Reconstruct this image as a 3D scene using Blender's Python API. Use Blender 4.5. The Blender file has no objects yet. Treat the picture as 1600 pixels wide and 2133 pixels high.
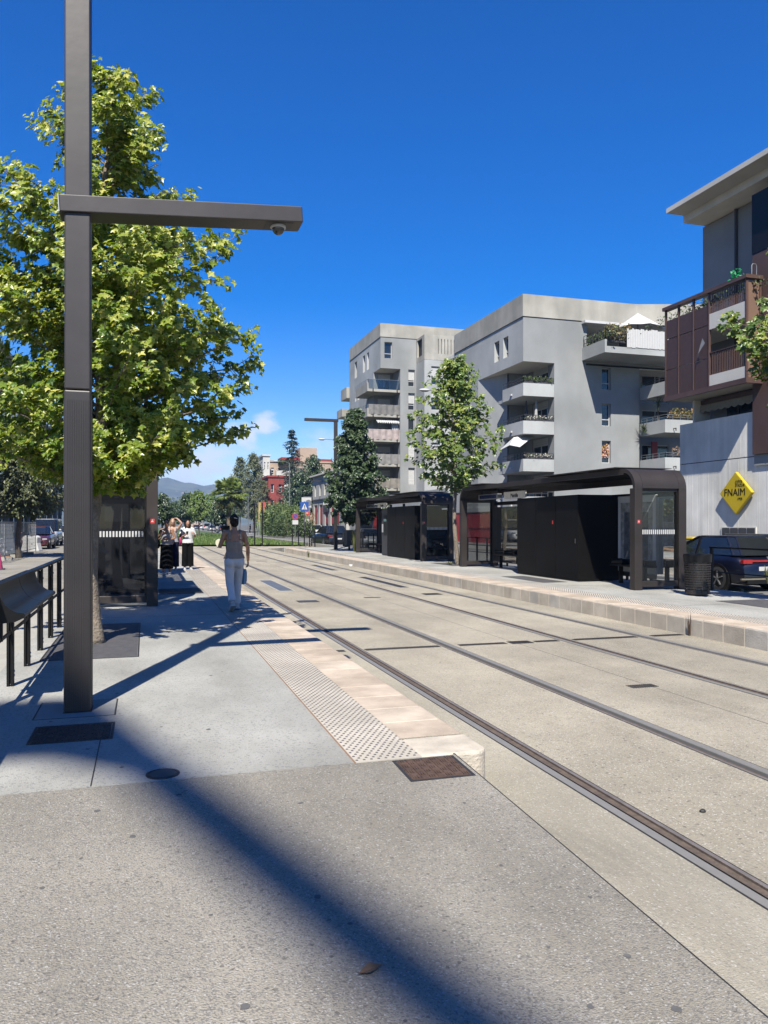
import bpy, bmesh, math, random
from mathutils import Vector, Matrix, Euler
R = math.radians
# ------------------------------------------------------------------ camera
TH = R(16.86); ST, CT = math.sin(TH), math.cos(TH)
F = 1640.0; CZ = 1.51; HY = 1091.0
SC = bpy.context.scene; COL = SC.collection
cam = bpy.data.cameras.new('camera'); camo = bpy.data.objects.new('camera', cam); COL.objects.link(camo)
cam.sensor_fit = 'HORIZONTAL'; cam.sensor_width = 36; cam.lens = 36*F/1600
cam.shift_y = (HY-1066.5)/1600; cam.clip_start = .05; cam.clip_end = 30000
camo.location = (0, 0, CZ); camo.rotation_euler = (R(90), 0, -TH)
SC.camera = camo
# ------------------------------------------------------------------ sun and sky
SUN_EL = R(50); SDX, SDY = .354, .935          # light travels along +(SDX, SDY)
w = bpy.data.worlds.new('World'); SC.world = w; w.use_nodes = True
nt = w.node_tree; nt.nodes.clear()
out = nt.nodes.new('ShaderNodeOutputWorld'); bg = nt.nodes.new('ShaderNodeBackground')
sky = nt.nodes.new('ShaderNodeTexSky'); sky.sky_type = 'NISHITA'; sky.sun_disc = False
sky.sun_elevation = SUN_EL; sky.sun_rotation = math.atan2(-SDX, -SDY)
sky.air_density = 1.0; sky.dust_density = .25; sky.ozone_density = 3.0; sky.altitude = 50
hs = nt.nodes.new('ShaderNodeHueSaturation'); hs.inputs['Saturation'].default_value = 1.56; hs.inputs['Hue'].default_value = .518; hs.inputs['Value'].default_value = 1.12
nt.links.new(sky.outputs[0], hs.inputs['Color'])
# clouds low over the far hills: billows in direction space
tc = nt.nodes.new('ShaderNodeTexCoord'); sx = nt.nodes.new('ShaderNodeSeparateXYZ'); nt.links.new(tc.outputs['Generated'], sx.inputs[0])
mp = nt.nodes.new('ShaderNodeMapping'); mp.inputs['Scale'].default_value = (9, 9, 17); mp.inputs['Location'].default_value = (3.3, 1.7, .35)
nt.links.new(tc.outputs['Generated'], mp.inputs[0])
nz = nt.nodes.new('ShaderNodeTexNoise'); nz.inputs['Scale'].default_value = 1.6; nz.inputs['Detail'].default_value = 9; nz.inputs['Roughness'].default_value = .58
nt.links.new(mp.outputs[0], nz.inputs['Vector'])
mpb = nt.nodes.new('ShaderNodeMapping'); mpb.inputs['Scale'].default_value = (1, 1, 1.9); nt.links.new(tc.outputs['Generated'], mpb.inputs[0])
nzb = nt.nodes.new('ShaderNodeTexNoise'); nzb.inputs['Scale'].default_value = 34; nzb.inputs['Detail'].default_value = 8; nzb.inputs['Roughness'].default_value = .6; nt.links.new(mpb.outputs[0], nzb.inputs['Vector'])
def wmath(op, a, b=None, clamp=False):
    n = nt.nodes.new('ShaderNodeMath'); n.operation = op; n.use_clamp = clamp
    for i, v in enumerate((a, b)):
        if v is None: continue
        if isinstance(v, (int, float)): n.inputs[i].default_value = v
        else: nt.links.new(v, n.inputs[i])
    return n.outputs[0]
def wrange(v, a, b, c, d):
    n = nt.nodes.new('ShaderNodeMapRange'); n.interpolation_type = 'SMOOTHSTEP'
    nt.links.new(v, n.inputs[0])
    for i, x in enumerate((a, b, c, d)): n.inputs[i+1].default_value = x
    return n.outputs[0]
low = wrange(sx.outputs['Z'], .085, .150, 1, 0)
mask = wmath('MULTIPLY', wrange(nz.outputs[0], .50, .70, 0, .5), low)
for (cx_, cy_, wd_, am_) in ((552, 882, .032, .9), (508, 908, .036, .8), (455, 955, .065, .85), (400, 985, .08, .9), (520, 985, .05, .5)):
    a_ = (cx_-800)/F; cv_ = Vector((ST+a_*CT, CT-a_*ST, (HY-cy_)/F)).normalized()
    vd = nt.nodes.new('ShaderNodeVectorMath'); vd.operation = 'DISTANCE'; nt.links.new(tc.outputs['Generated'], vd.inputs[0]); vd.inputs[1].default_value = cv_
    lobe = wrange(vd.outputs['Value'], wd_*.15, wd_, am_, 0); nz3 = wmath('ADD', wmath('MULTIPLY', lobe, .55), wmath('MULTIPLY', nzb.outputs[0], .9))
    mask = wmath('MAXIMUM', mask, wmath('MULTIPLY', wrange(nz3, .62, 1.02, 0, .85), wrange(lobe, 0, .25, 0, 1)))
horizon = wrange(sx.outputs['Z'], .0, .07, .42, 0)
mask = wmath('MAXIMUM', mask, wmath('MULTIPLY', horizon, wrange(nz.outputs[0], .3, .6, .2, 1)))
mx = nt.nodes.new('ShaderNodeMixRGB'); nt.links.new(mask, mx.inputs[0]); nt.links.new(hs.outputs[0], mx.inputs[1])
mx.inputs[2].default_value = (6.4, 6.6, 7.1, 1)
nt.links.new(mx.outputs[0], bg.inputs[0]); bg.inputs[1].default_value = .066
nt.links.new(bg.outputs[0], out.inputs[0])
sl = bpy.data.lights.new('sun', 'SUN'); sl.energy = 5.0; sl.angle = R(.53); sl.color = (1, .95, .85)
so = bpy.data.objects.new('sun', sl); COL.objects.link(so); so.location = (-20, -40, 60)
so.rotation_euler = Vector((SDX*math.cos(SUN_EL), SDY*math.cos(SUN_EL), -math.sin(SUN_EL))).to_track_quat('-Z', 'Y').to_euler()
SC.view_settings.view_transform = 'Standard'; SC.view_settings.look = 'None'
SC.view_settings.gamma = 1; SC.view_settings.exposure = 1.15; SC.view_settings.use_curve_mapping = False
SC.render.engine = 'CYCLES'
SC.cycles.max_bounces = 6; SC.cycles.transparent_max_bounces = 12; SC.cycles.volume_bounces = 0
SC.cycles.caustics_reflective = False; SC.cycles.caustics_refractive = False
SC.cycles.use_denoising = True; SC.cycles.use_adaptive_sampling = True; SC.cycles.adaptive_threshold = .012

# ------------------------------------------------------------------ placing: read a real point off the survey of the photograph
def pt(px, py, X=None, Y=None, Z=None, D=None):
    a = (px-800)/F; b = (HY-py)/F
    dx, dy = ST+a*CT, CT-a*ST
    if X is not None: D = X/dx
    elif Y is not None: D = Y/dy
    elif Z is not None: D = (Z-CZ)/b
    return Vector((D*dx, D*dy, CZ+D*b))

# ------------------------------------------------------------------ mesh helpers
ORG = {}
class G:
    def __init__(s): s.v = []; s.f = []; s.mi = []; s.cur = 0; s.att = None
    def add(s, vs, fs):
        n = len(s.v); s.v += [tuple(v) for v in vs]
        for f in fs: s.f.append(tuple(i+n for i in f)); s.mi.append(s.cur)
        return s
    def quad(s, a, b, c, d): return s.add([a, b, c, d], [(0, 1, 2, 3)])
    def box(s, x0, x1, y0, y1, z0, z1):
        if x0 > x1: x0, x1 = x1, x0
        if y0 > y1: y0, y1 = y1, y0
        if z0 > z1: z0, z1 = z1, z0
        return s.add([(x0,y0,z0),(x1,y0,z0),(x1,y1,z0),(x0,y1,z0),(x0,y0,z1),(x1,y0,z1),(x1,y1,z1),(x0,y1,z1)],
              [(3,2,1,0),(4,5,6,7),(0,1,5,4),(1,2,6,5),(2,3,7,6),(3,0,4,7)])
    def prism(s, poly, z0, z1, axis='z', c=None):
        """poly: list of 2d; extruded along axis between z0 and z1 (z: (x,y); x: (y,z); y: (x,z))"""
        n = len(poly)
        m = {'z': lambda p, h: (p[0], p[1], h), 'x': lambda p, h: (h, p[0], p[1]), 'y': lambda p, h: (p[0], h, p[1])}[axis]
        vs = [m(p, z0) for p in poly]+[m(p, z1) for p in poly]
        fs = [tuple(range(n-1, -1, -1)), tuple(range(n, 2*n))]+[(i, (i+1) % n, n+(i+1) % n, n+i) for i in range(n)]
        return s.add(vs, fs)
    def obox(s, c, ax, ay, az):
        c = Vector(c); ax = Vector(ax); ay = Vector(ay); az = Vector(az)
        vs = [c+sx_*ax+sy_*ay+sz_*az for sz_ in (-1, 1) for (sx_, sy_) in ((-1,-1),(1,-1),(1,1),(-1,1))]
        return s.add(vs, [(3,2,1,0),(4,5,6,7),(0,1,5,4),(1,2,6,5),(2,3,7,6),(3,0,4,7)])
    def bar(s, p, q, w, h=None, up=(0,0,1)):
        p = Vector(p); q = Vector(q); d = (q-p); L = d.length; d.normalize(); up = Vector(up)
        if abs(d.dot(up)) > .98: up = Vector((0,1,0))
        sd = d.cross(up).normalized(); u = sd.cross(d).normalized(); h = h or w
        return s.obox((p+q)/2, d*L/2, sd*w/2, u*h/2)
    def loft(s, rings, cap=True, closed=True):
        n = len(rings[0]); vs = [v for r in rings for v in r]; fs = []
        for i in range(len(rings)-1):
            for j in range(n if closed else n-1):
                k = (j+1) % n; fs.append((i*n+j, i*n+k, (i+1)*n+k, (i+1)*n+j))
        if cap and closed:
            fs.append(tuple(range(n-1, -1, -1))); m = (len(rings)-1)*n; fs.append(tuple(range(m, m+n)))
        return s.add(vs, fs)
    def tube(s, pts, rad, n=8, cap=True, sq=(1, 1), ref=None):
        pts = [Vector(p) for p in pts]; rings = []
        if not isinstance(rad, (list, tuple)): rad = [rad]*len(pts)
        t0 = (pts[1]-pts[0]).normalized()
        nv = Vector(ref) if ref else (Vector((0,0,1)) if abs(t0.z) < .9 else Vector((1,0,0)))
        nv = (nv-t0*nv.dot(t0)).normalized()
        for i, p in enumerate(pts):
            t = (pts[min(i+1, len(pts)-1)]-pts[max(i-1, 0)]).normalized()
            nv = (nv-t*nv.dot(t)).normalized(); b = t.cross(nv)
            r = rad[i]; ra, rb = (r if isinstance(r, (list, tuple)) else (r*sq[0], r*sq[1]))
            rings.append([p+nv*ra*math.cos(2*math.pi*k/n)+b*rb*math.sin(2*math.pi*k/n) for k in range(n)])
        return s.loft(rings, cap)
    def lathe(s, c, prof, n=16, axis='z'):
        c = Vector(c); rings = []
        for r, h in prof:
            ring = []
            for k in range(n):
                a = 2*math.pi*k/n; u, v = r*math.cos(a), r*math.sin(a)
                ring.append(c+Vector({'z': (u, v, h), 'x': (h, u, v), 'y': (v, h, u)}[axis]))
            rings.append(ring)
        return s.loft(rings)
    def ell(s, c, r, n=12, m=8):
        c = Vector(c); rx, ry, rz = r if isinstance(r, (tuple, list)) else (r, r, r)
        rings = [[c+Vector((rx*math.sin(math.pi*i/m)*math.cos(2*math.pi*k/n), ry*math.sin(math.pi*i/m)*math.sin(2*math.pi*k/n), -rz*math.cos(math.pi*i/m))) for k in range(n)] for i in range(1, m)]
        s.loft(rings); return s
    def wall(s, axis, c, u0, u1, z0, z1, holes=(), depth=.2):
        """a facade sheet on X=c or Y=c facing the camera side, with real openings and reveals; holes: (u0,u1,z0,z1)"""
        us = sorted({u0, u1, *[h[0] for h in holes], *[h[1] for h in holes]}); zs = sorted({z0, z1, *[h[2] for h in holes], *[h[3] for h in holes]})
        P = (lambda u, z, d=0: (c+d, u, z)) if axis == 'x' else (lambda u, z, d=0: (u, c+d, z))
        us = [u for u in us if u0 <= u <= u1]; zs = [z for z in zs if z0 <= z <= z1]
        for i in range(len(us)-1):
            for j in range(len(zs)-1):
                cu, cz = (us[i]+us[i+1])/2, (zs[j]+zs[j+1])/2
                if any(h[0] < cu < h[1] and h[2] < cz < h[3] for h in holes): continue
                s.quad(P(us[i], zs[j]), P(us[i+1], zs[j]), P(us[i+1], zs[j+1]), P(us[i], zs[j+1]))
        for h in holes:
            a, b, e, g = h
            s.quad(P(a,e), P(a,g), P(a,g,depth), P(a,e,depth)); s.quad(P(b,e), P(b,e,depth), P(b,g,depth), P(b,g))
            s.quad(P(a,e), P(a,e,depth), P(b,e,depth), P(b,e)); s.quad(P(a,g), P(b,g), P(b,g,depth), P(a,g,depth))
        return s
    def build(s, name, mats, parent=None, smooth=False, bevel=0, loc=None, kind=None, label=None):
        if not isinstance(mats, (list, tuple)): mats = [mats]
        me = bpy.data.meshes.new(name)
        if parent is not None: org = ORG[parent]
        elif loc is not None: org = Vector(loc)
        else:
            xs, ys, zs = zip(*s.v); org = Vector(((min(xs)+max(xs))/2, (min(ys)+max(ys))/2, min(zs)))
        me.from_pydata([(v[0]-org.x, v[1]-org.y, v[2]-org.z) for v in s.v], [], s.f)
        for m in mats: me.materials.append(m)
        if len(mats) > 1: me.polygons.foreach_set('material_index', s.mi)
        if s.att is not None:
            at = me.attributes.new('tone', 'FLOAT', 'FACE'); at.data.foreach_set('value', s.att)
        if smooth: me.polygons.foreach_set('use_smooth', [True]*len(me.polygons))
        me.validate(); me.update()
        o = bpy.data.objects.new(name, me); COL.objects.link(o)
        if smooth and smooth != 'full':
            try: me.set_sharp_from_angle(angle=R(smooth if smooth is not True else 40))
            except Exception: pass
        if bevel:
            b = o.modifiers.new('bevel', 'BEVEL'); b.width = bevel; b.segments = 2; b.limit_method = 'ANGLE'; b.angle_limit = R(40)
        if parent is not None: o.parent = parent
        else: o.location = org
        ORG[o] = org
        if kind: o['kind'] = kind
        if label: o['label'] = label
        return o
def tag(o, label, cat, group=None):
    o['label'] = label; o['category'] = cat
    if group: o['group'] = group
    return o
def thing(name, label, cat, loc=(0, 0, 0), group=None):
    o = bpy.data.objects.new(name, None); COL.objects.link(o); o.location = loc; o.empty_display_size = .2
    ORG[o] = Vector(loc); return tag(o, label, cat, group)
def struct(o): o['kind'] = 'structure'; return o
def clone(root, loc, rz=0, scale=None, label=None, group=None, swap=None):
    def rec(o, parent):
        c = o.copy(); COL.objects.link(c); c.parent = parent
        if swap and o.data is not None:
            for i, sl_ in enumerate(c.material_slots):
                if sl_.material in swap: sl_.link = 'OBJECT'; sl_.material = swap[sl_.material]
        for ch in KIDS.get(o, ()): rec(ch, c)
        return c
    KIDS = {}
    for o in bpy.data.objects:
        if o.parent is not None: KIDS.setdefault(o.parent, []).append(o)
    r = rec(root, None); r.location = loc; r.rotation_euler = (0, 0, rz); ORG[r] = Vector(loc)
    if scale: r.scale = scale if isinstance(scale, (tuple, list)) else (scale,)*3
    if label: r['label'] = label
    if group: r['group'] = group
    return r
FONT = None
def text(body, size, m, parent, origin, ux, uz, name='lettering', ext=.004, shear=0, align='CENTER', bold=0):
    cu = bpy.data.curves.new(name, 'FONT'); cu.body = body; cu.size = size; cu.extrude = ext; cu.align_x = align; cu.align_y = 'CENTER'; cu.shear = shear; cu.offset = bold
    o = bpy.data.objects.new(name, cu); COL.objects.link(o)
    dg = bpy.context.evaluated_depsgraph_get(); me = bpy.data.meshes.new_from_object(o.evaluated_get(dg)); bpy.data.objects.remove(o)
    ux = Vector(ux).normalized(); uz = Vector(uz).normalized(); n = ux.cross(uz)
    M = Matrix((ux, uz, n)).transposed().to_4x4(); M.translation = Vector(origin)-ORG[parent]
    me.transform(M); me.materials.clear(); me.materials.append(m)
    me.name = name; o = bpy.data.objects.new(name, me); COL.objects.link(o); o.parent = parent; ORG[o] = ORG[parent]
    return o

# ------------------------------------------------------------------ materials
def mat(name, col, rough=.6, metal=0, spec=.5, var=.12, scale=8, bump=0, bscale=60, speck=None, detail=6, streak=0, coat=0, space='World', trans=0, alpha=1, emit=0, dirt=0, stain=0):
    """procedural surface: base colour varied by noise; speck=[(scale, threshold, colour, amount), ...] adds aggregate grains"""
    m = bpy.data.materials.new(name); m.use_nodes = True; t = m.node_tree; b = t.nodes['Principled BSDF']
    L = t.links.new
    tcn = t.nodes.new('ShaderNodeTexCoord'); co = tcn.outputs['Object']
    if space == 'World':
        ge = t.nodes.new('ShaderNodeNewGeometry'); co = ge.outputs['Position']
    b.inputs['Roughness'].default_value = rough; b.inputs['Metallic'].default_value = metal
    b.inputs['Specular IOR Level'].default_value = spec
    if coat: b.inputs['Coat Weight'].default_value = coat; b.inputs['Coat Roughness'].default_value = .04
    if trans: b.inputs['Transmission Weight'].default_value = trans; b.inputs['IOR'].default_value = 1.3
    if alpha < 1: b.inputs['Alpha'].default_value = alpha
    AK = .485 if max(col) > .12 else .69
    c = Vector(col)*AK
    n = t.nodes.new('ShaderNodeTexNoise'); n.inputs['Scale'].default_value = scale; n.inputs['Detail'].default_value = detail; n.inputs['Roughness'].default_value = .62
    if streak:
        mpn = t.nodes.new('ShaderNodeMapping'); mpn.inputs['Scale'].default_value = (1, 1, 1/streak); L(co, mpn.inputs[0]); L(mpn.outputs[0], n.inputs['Vector'])
    else: L(co, n.inputs['Vector'])
    rp = t.nodes.new('ShaderNodeValToRGB'); e = rp.color_ramp.elements
    e[0].position = .3; e[1].position = .72
    e[0].color = (*[max(0, x*(1-var)) for x in c], 1); e[1].color = (*[min(1, x*(1+var)) for x in c], 1)
    L(n.outputs[0], rp.inputs[0]); cur = rp.outputs[0]
    if dirt:
        n2 = t.nodes.new('ShaderNodeTexNoise'); n2.inputs['Scale'].default_value = dirt; n2.inputs['Detail'].default_value = 5; L(co, n2.inputs['Vector'])
        r2 = t.nodes.new('ShaderNodeValToRGB'); r2.color_ramp.elements[0].position = .38; r2.color_ramp.elements[1].position = .68
        r2.color_ramp.elements[0].color = (.78, .78, .765, 1); r2.color_ramp.elements[1].color = (1.08, 1.075, 1.07, 1); L(n2.outputs[0], r2.inputs[0])
        mm = t.nodes.new('ShaderNodeMixRGB'); mm.blend_type = 'MULTIPLY'; mm.inputs[0].default_value = 1; L(cur, mm.inputs[1]); L(r2.outputs[0], mm.inputs[2]); cur = mm.outputs[0]
    if stain:
        mpn2 = t.nodes.new('ShaderNodeMapping'); mpn2.inputs['Scale'].default_value = (1, .35, 1); L(co, mpn2.inputs[0])
        n3 = t.nodes.new('ShaderNodeTexNoise'); n3.inputs['Scale'].default_value = stain; n3.inputs['Detail'].default_value = 8; n3.inputs['Roughness'].default_value = .68; L(mpn2.outputs[0], n3.inputs['Vector'])
        r3 = t.nodes.new('ShaderNodeValToRGB'); r3.color_ramp.elements[0].position = .36; r3.color_ramp.elements[1].position = .54
        r3.color_ramp.elements[0].color = (.80, .79, .775, 1); r3.color_ramp.elements[1].color = (1, 1, 1, 1); L(n3.outputs[0], r3.inputs[0])
        mm = t.nodes.new('ShaderNodeMixRGB'); mm.blend_type = 'MULTIPLY'; mm.inputs[0].default_value = 1; L(cur, mm.inputs[1]); L(r3.outputs[0], mm.inputs[2]); cur = mm.outputs[0]
    for (sc_, th, cc, am) in (speck or ()):
        vo = t.nodes.new('ShaderNodeTexVoronoi'); vo.inputs['Scale'].default_value = sc_; L(co, vo.inputs['Vector'])
        sp = t.nodes.new('ShaderNodeSeparateColor'); L(vo.outputs['Color'], sp.inputs[0])
        mr = t.nodes.new('ShaderNodeMapRange'); mr.inputs[1].default_value = th; mr.inputs[2].default_value = min(1, th+.04); mr.inputs[4].default_value = am; L(sp.outputs[0], mr.inputs[0])
        mm = t.nodes.new('ShaderNodeMixRGB'); L(mr.outputs[0], mm.inputs[0]); L(cur, mm.inputs[1]); mm.inputs[2].default_value = (*[q*AK for q in cc], 1); cur = mm.outputs[0]
    L(cur, b.inputs['Base Color'])
    if emit: L(cur, b.inputs['Emission Color']); b.inputs['Emission Strength'].default_value = emit
    if bump:
        nb = t.nodes.new('ShaderNodeTexNoise'); nb.inputs['Scale'].default_value = bscale; nb.inputs['Detail'].default_value = 3; L(co, nb.inputs['Vector'])
        bp = t.nodes.new('ShaderNodeBump'); bp.inputs['Strength'].default_value = bump; bp.inputs['Distance'].default_value = .02; L(nb.outputs[0], bp.inputs['Height']); L(bp.outputs[0], b.inputs['Normal'])
    return m
def glass(name, tint=(.03, .04, .05), alpha=.35, rough=.02):
    """window glazing: dark see-through sheet with a sky reflection"""
    m = bpy.data.materials.new(name); m.use_nodes = True; t = m.node_tree; t.nodes.clear()
    o_ = t.nodes.new('ShaderNodeOutputMaterial'); mi = t.nodes.new('ShaderNodeMixShader'); tr = t.nodes.new('ShaderNodeBsdfTransparent')
    gl = t.nodes.new('ShaderNodeBsdfGlossy'); gl.inputs['Roughness'].default_value = rough; di = t.nodes.new('ShaderNodeBsdfDiffuse'); di.inputs[0].default_value = (*tint, 1)
    m2 = t.nodes.new('ShaderNodeMixShader'); m2.inputs[0].default_value = alpha; tr.inputs[0].default_value = (.82, .86, .86, 1)
    t.links.new(tr.outputs[0], m2.inputs[1]); t.links.new(di.outputs[0], m2.inputs[2])
    fr = t.nodes.new('ShaderNodeFresnel'); fr.inputs[0].default_value = 1.5
    t.links.new(fr.outputs[0], mi.inputs[0]); t.links.new(m2.outputs[0], mi.inputs[1]); t.links.new(gl.outputs[0], mi.inputs[2]); t.links.new(mi.outputs[0], o_.inputs[0])
    return m
def leafmat(name, stops, trans=.35, rough=.45):
    """leaves: each leaf has its own tone, some light passes through"""
    m = bpy.data.materials.new(name); m.use_nodes = True; t = m.node_tree; t.nodes.clear(); L = t.links.new
    o_ = t.nodes.new('ShaderNodeOutputMaterial'); at = t.nodes.new('ShaderNodeAttribute'); at.attribute_name = 'tone'
    rp = t.nodes.new('ShaderNodeValToRGB'); e = rp.color_ramp.elements
    while len(e) < len(stops): e.new(.5)
    for i, (p, c) in enumerate(stops): e[i].position = p; e[i].color = (*c, 1)
    L(at.outputs['Fac'], rp.inputs[0])
    p = t.nodes.new('ShaderNodeBsdfPrincipled'); p.inputs['Roughness'].default_value = rough; p.inputs['Specular IOR Level'].default_value = .5; L(rp.outputs[0], p.inputs['Base Color'])
    tl = t.nodes.new('ShaderNodeBsdfTranslucent'); hsn = t.nodes.new('ShaderNodeHueSaturation'); hsn.inputs['Hue'].default_value = .49; hsn.inputs['Saturation'].default_value = 1.15; hsn.inputs['Value'].default_value = 1.25
    L(rp.outputs[0], hsn.inputs['Color']); L(hsn.outputs[0], tl.inputs[0])
    mi = t.nodes.new('ShaderNodeMixShader'); mi.inputs[0].default_value = trans; L(p.outputs[0], mi.inputs[1]); L(tl.outputs[0], mi.inputs[2]); L(mi.outputs[0], o_.inputs[0])
    return m
M = {}
M['bed'] = mat('track_bed_aggregate', (.60, .535, .41), .85, var=.10, scale=2.2, bump=.55, bscale=110, speck=[(95, .80, (.28, .26, .22), .55), (120, .93, (.80, .78, .70), .8), (60, .965, (.16, .14, .12), .8)], dirt=.35, stain=1.1)
M['bedside'] = mat('side_strip_aggregate', (.62, .56, .435), .85, var=.08, scale=2.2, bump=.5, bscale=110, speck=[(95, .80, (.31, .29, .25), .5), (120, .93, (.80, .78, .70), .7)], dirt=.35, stain=1.3)
M['ramp'] = mat('ramp_aggregate', (.485, .445, .37), .85, var=.10, scale=1.8, bump=.6, bscale=130, speck=[(125, .74, (.20, .19, .18), .6), (150, .92, (.62, .60, .55), .8), (80, .965, (.12, .11, .10), .7)], dirt=.5, stain=.9)
M['plat'] = mat('platform_concrete', (.61, .60, .545), .8, var=.07, scale=1.6, bump=.4, bscale=120, speck=[(85, .86, (.22, .23, .24), .6), (120, .94, (.60, .61, .60), .5)], dirt=.5, stain=1.0)
M['stone'] = mat('edging_stone', (.68, .58, .46), .75, var=.14, scale=5, bump=.25, bscale=50, dirt=1.3)
M['kerbface'] = mat('kerb_face_stone', (.60, .53, .44), .8, var=.13, scale=3.5, bump=.25, bscale=40, dirt=1.1)
M['tactile'] = mat('tactile_tile', (.84, .76, .64), .7, var=.10, scale=6, bump=.15, bscale=50, dirt=1.0)
M['terracotta'] = mat('terracotta_joint', (.36, .22, .13), .8, var=.2, scale=10)
M['pale'] = mat('pale_kerb', (.55, .52, .45), .8, var=.1, scale=3, bump=.2)
M['road'] = mat('road_asphalt', (.25, .245, .23), .9, var=.1, scale=1.2, bump=.4, bscale=90, speck=[(60, .86, (.36, .35, .32), .5)], dirt=.2)
M['beigeroad'] = mat('beige_road', (.40, .37, .31), .9, var=.1, scale=1.2, bump=.3, bscale=80, dirt=.3)
M['rubber'] = mat('black_joint', (.018, .017, .017), .7, var=.3, scale=20)
M['steel'] = mat('polished_rail', (.34, .325, .30), .5, metal=.1, var=.08, scale=14)
M['rust'] = mat('rusty_groove', (.11, .082, .062), .8, var=.35, scale=18, bump=.3)
M['grout'] = mat('pale_grout', (1.05, .97, .80), .85, var=.1, scale=12)
M['iron'] = mat('cast_iron', (.045, .042, .042), .6, metal=.3, var=.3, scale=14, bump=.3, bscale=40)
M['rustiron'] = mat('rusty_iron', (.17, .105, .078), .7, metal=.25, var=.35, scale=9, bump=.4, bscale=40)
M['bronze'] = mat('bronze_grey_paint', (.046, .040, .039), .45, metal=.2, var=.10, scale=3, streak=6, bump=.04, bscale=12, dirt=2)
M['bronzelit'] = mat('bronze_shelter_paint', (.046, .037, .034), .5, metal=.3, var=.10, scale=2, bump=.03, bscale=12, dirt=1.5)
M['black'] = mat('black_paint', (.0075, .0072, .0075), .42, spec=.28, var=.25, scale=5, bump=.03, dirt=1.5)
M['dark'] = mat('dark_cavity', (.012, .012, .013), .8, var=.2, scale=4)
M['darkgrey'] = mat('dark_grey', (.05, .05, .055), .6, var=.2, scale=4)
M['slab'] = mat('tree_grate_slab', (.075, .072, .075), .8, var=.3, scale=9, bump=.3, bscale=30)
M['concrete'] = mat('raw_concrete', (.56, .54, .48), .85, var=.14, scale=1.1, streak=6, bump=.12, bscale=9, dirt=.5)
M['board'] = mat('board_marked_concrete', (1.15, 1.13, 1.06), .85, var=.13, scale=2.4, streak=14, bump=.15, bscale=9, dirt=.5)
M['grey'] = mat('grey_render', (.43, .448, .455), .85, var=.085, scale=.7, streak=3, bump=.05, bscale=30, dirt=.25)
M['grey2'] = mat('lightened_grey_render', (.60, .62, .62), .85, var=.085, scale=.7, streak=3, bump=.05, bscale=30, dirt=.25)  # grey render with colour raised, since side faces catch little sun
M['soffit'] = mat('soffit_concrete', (1.0, .96, .86), .9, var=.1, scale=1.2)
M['white'] = mat('white_paint', (.78, .78, .77), .6, var=.05, scale=3)
M['canvas'] = mat('white_canvas', (.80, .80, .79), .8, var=.05, scale=6)
M['browned'] = mat('brown_cladding', (.105, .060, .048), .5, var=.12, scale=2, streak=8, dirt=.8)
M['brownscreen'] = mat('brown_mesh_screen', (.070, .038, .031), .55, var=.15, scale=5)
M['brownend'] = mat('tan_panel', (.27, .165, .115), .5, var=.1, scale=2)
M['pane'] = mat('window_pane', (.018, .024, .032), .06, spec=.8, var=.4, scale=.8)
M['glass'] = glass('clear_glazing', alpha=.10)
M['glassdk'] = glass('shelter_glazing', alpha=.62, tint=(.012, .013, .016))
M['curtain'] = mat('curtain_fabric', (.55, .55, .53), .9, var=.1, scale=5)
M['red'] = mat('red_paint', (.52, .045, .05), .6, var=.12, scale=3, dirt=.8)
M['redbld'] = mat('red_render', (.38, .065, .055), .8, var=.08, scale=.6, dirt=.2)
M['cream'] = mat('cream_render', (.68, .52, .40), .85, var=.05, scale=.5, dirt=.2)
M['whitewall'] = mat('white_render', (.88, .86, .81), .85, var=.05, scale=.5, dirt=.2)
M['yellow'] = mat('yellow_sign', (.80, .58, .015), .45, var=.05, scale=2)
M['stickred'] = mat('red_sticker', (.75, .05, .045), .5, var=.1, scale=8)
M['blue'] = mat('blue_sign', (.02, .11, .45), .45, var=.1, scale=5)
M['galv'] = mat('galvanised', (.42, .44, .46), .45, metal=.6, var=.12, scale=6)
M['poster'] = mat('poster_print', (.36, .37, .36), .6, var=.65, scale=7, detail=8)
M['posterdk'] = mat('dark_poster', (.09, .10, .11), .6, var=.8, scale=5, detail=8)
M['bark'] = mat('grey_bark', (.34, .28, .215), .9, var=.4, scale=22, bump=.9, bscale=35, dirt=4)
M['barkdk'] = mat('dark_bark', (.10, .08, .062), .9, var=.35, scale=12, bump=.7, bscale=25)
M['soil'] = mat('dark_soil', (.035, .028, .022), .95, var=.4, scale=20)
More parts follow.
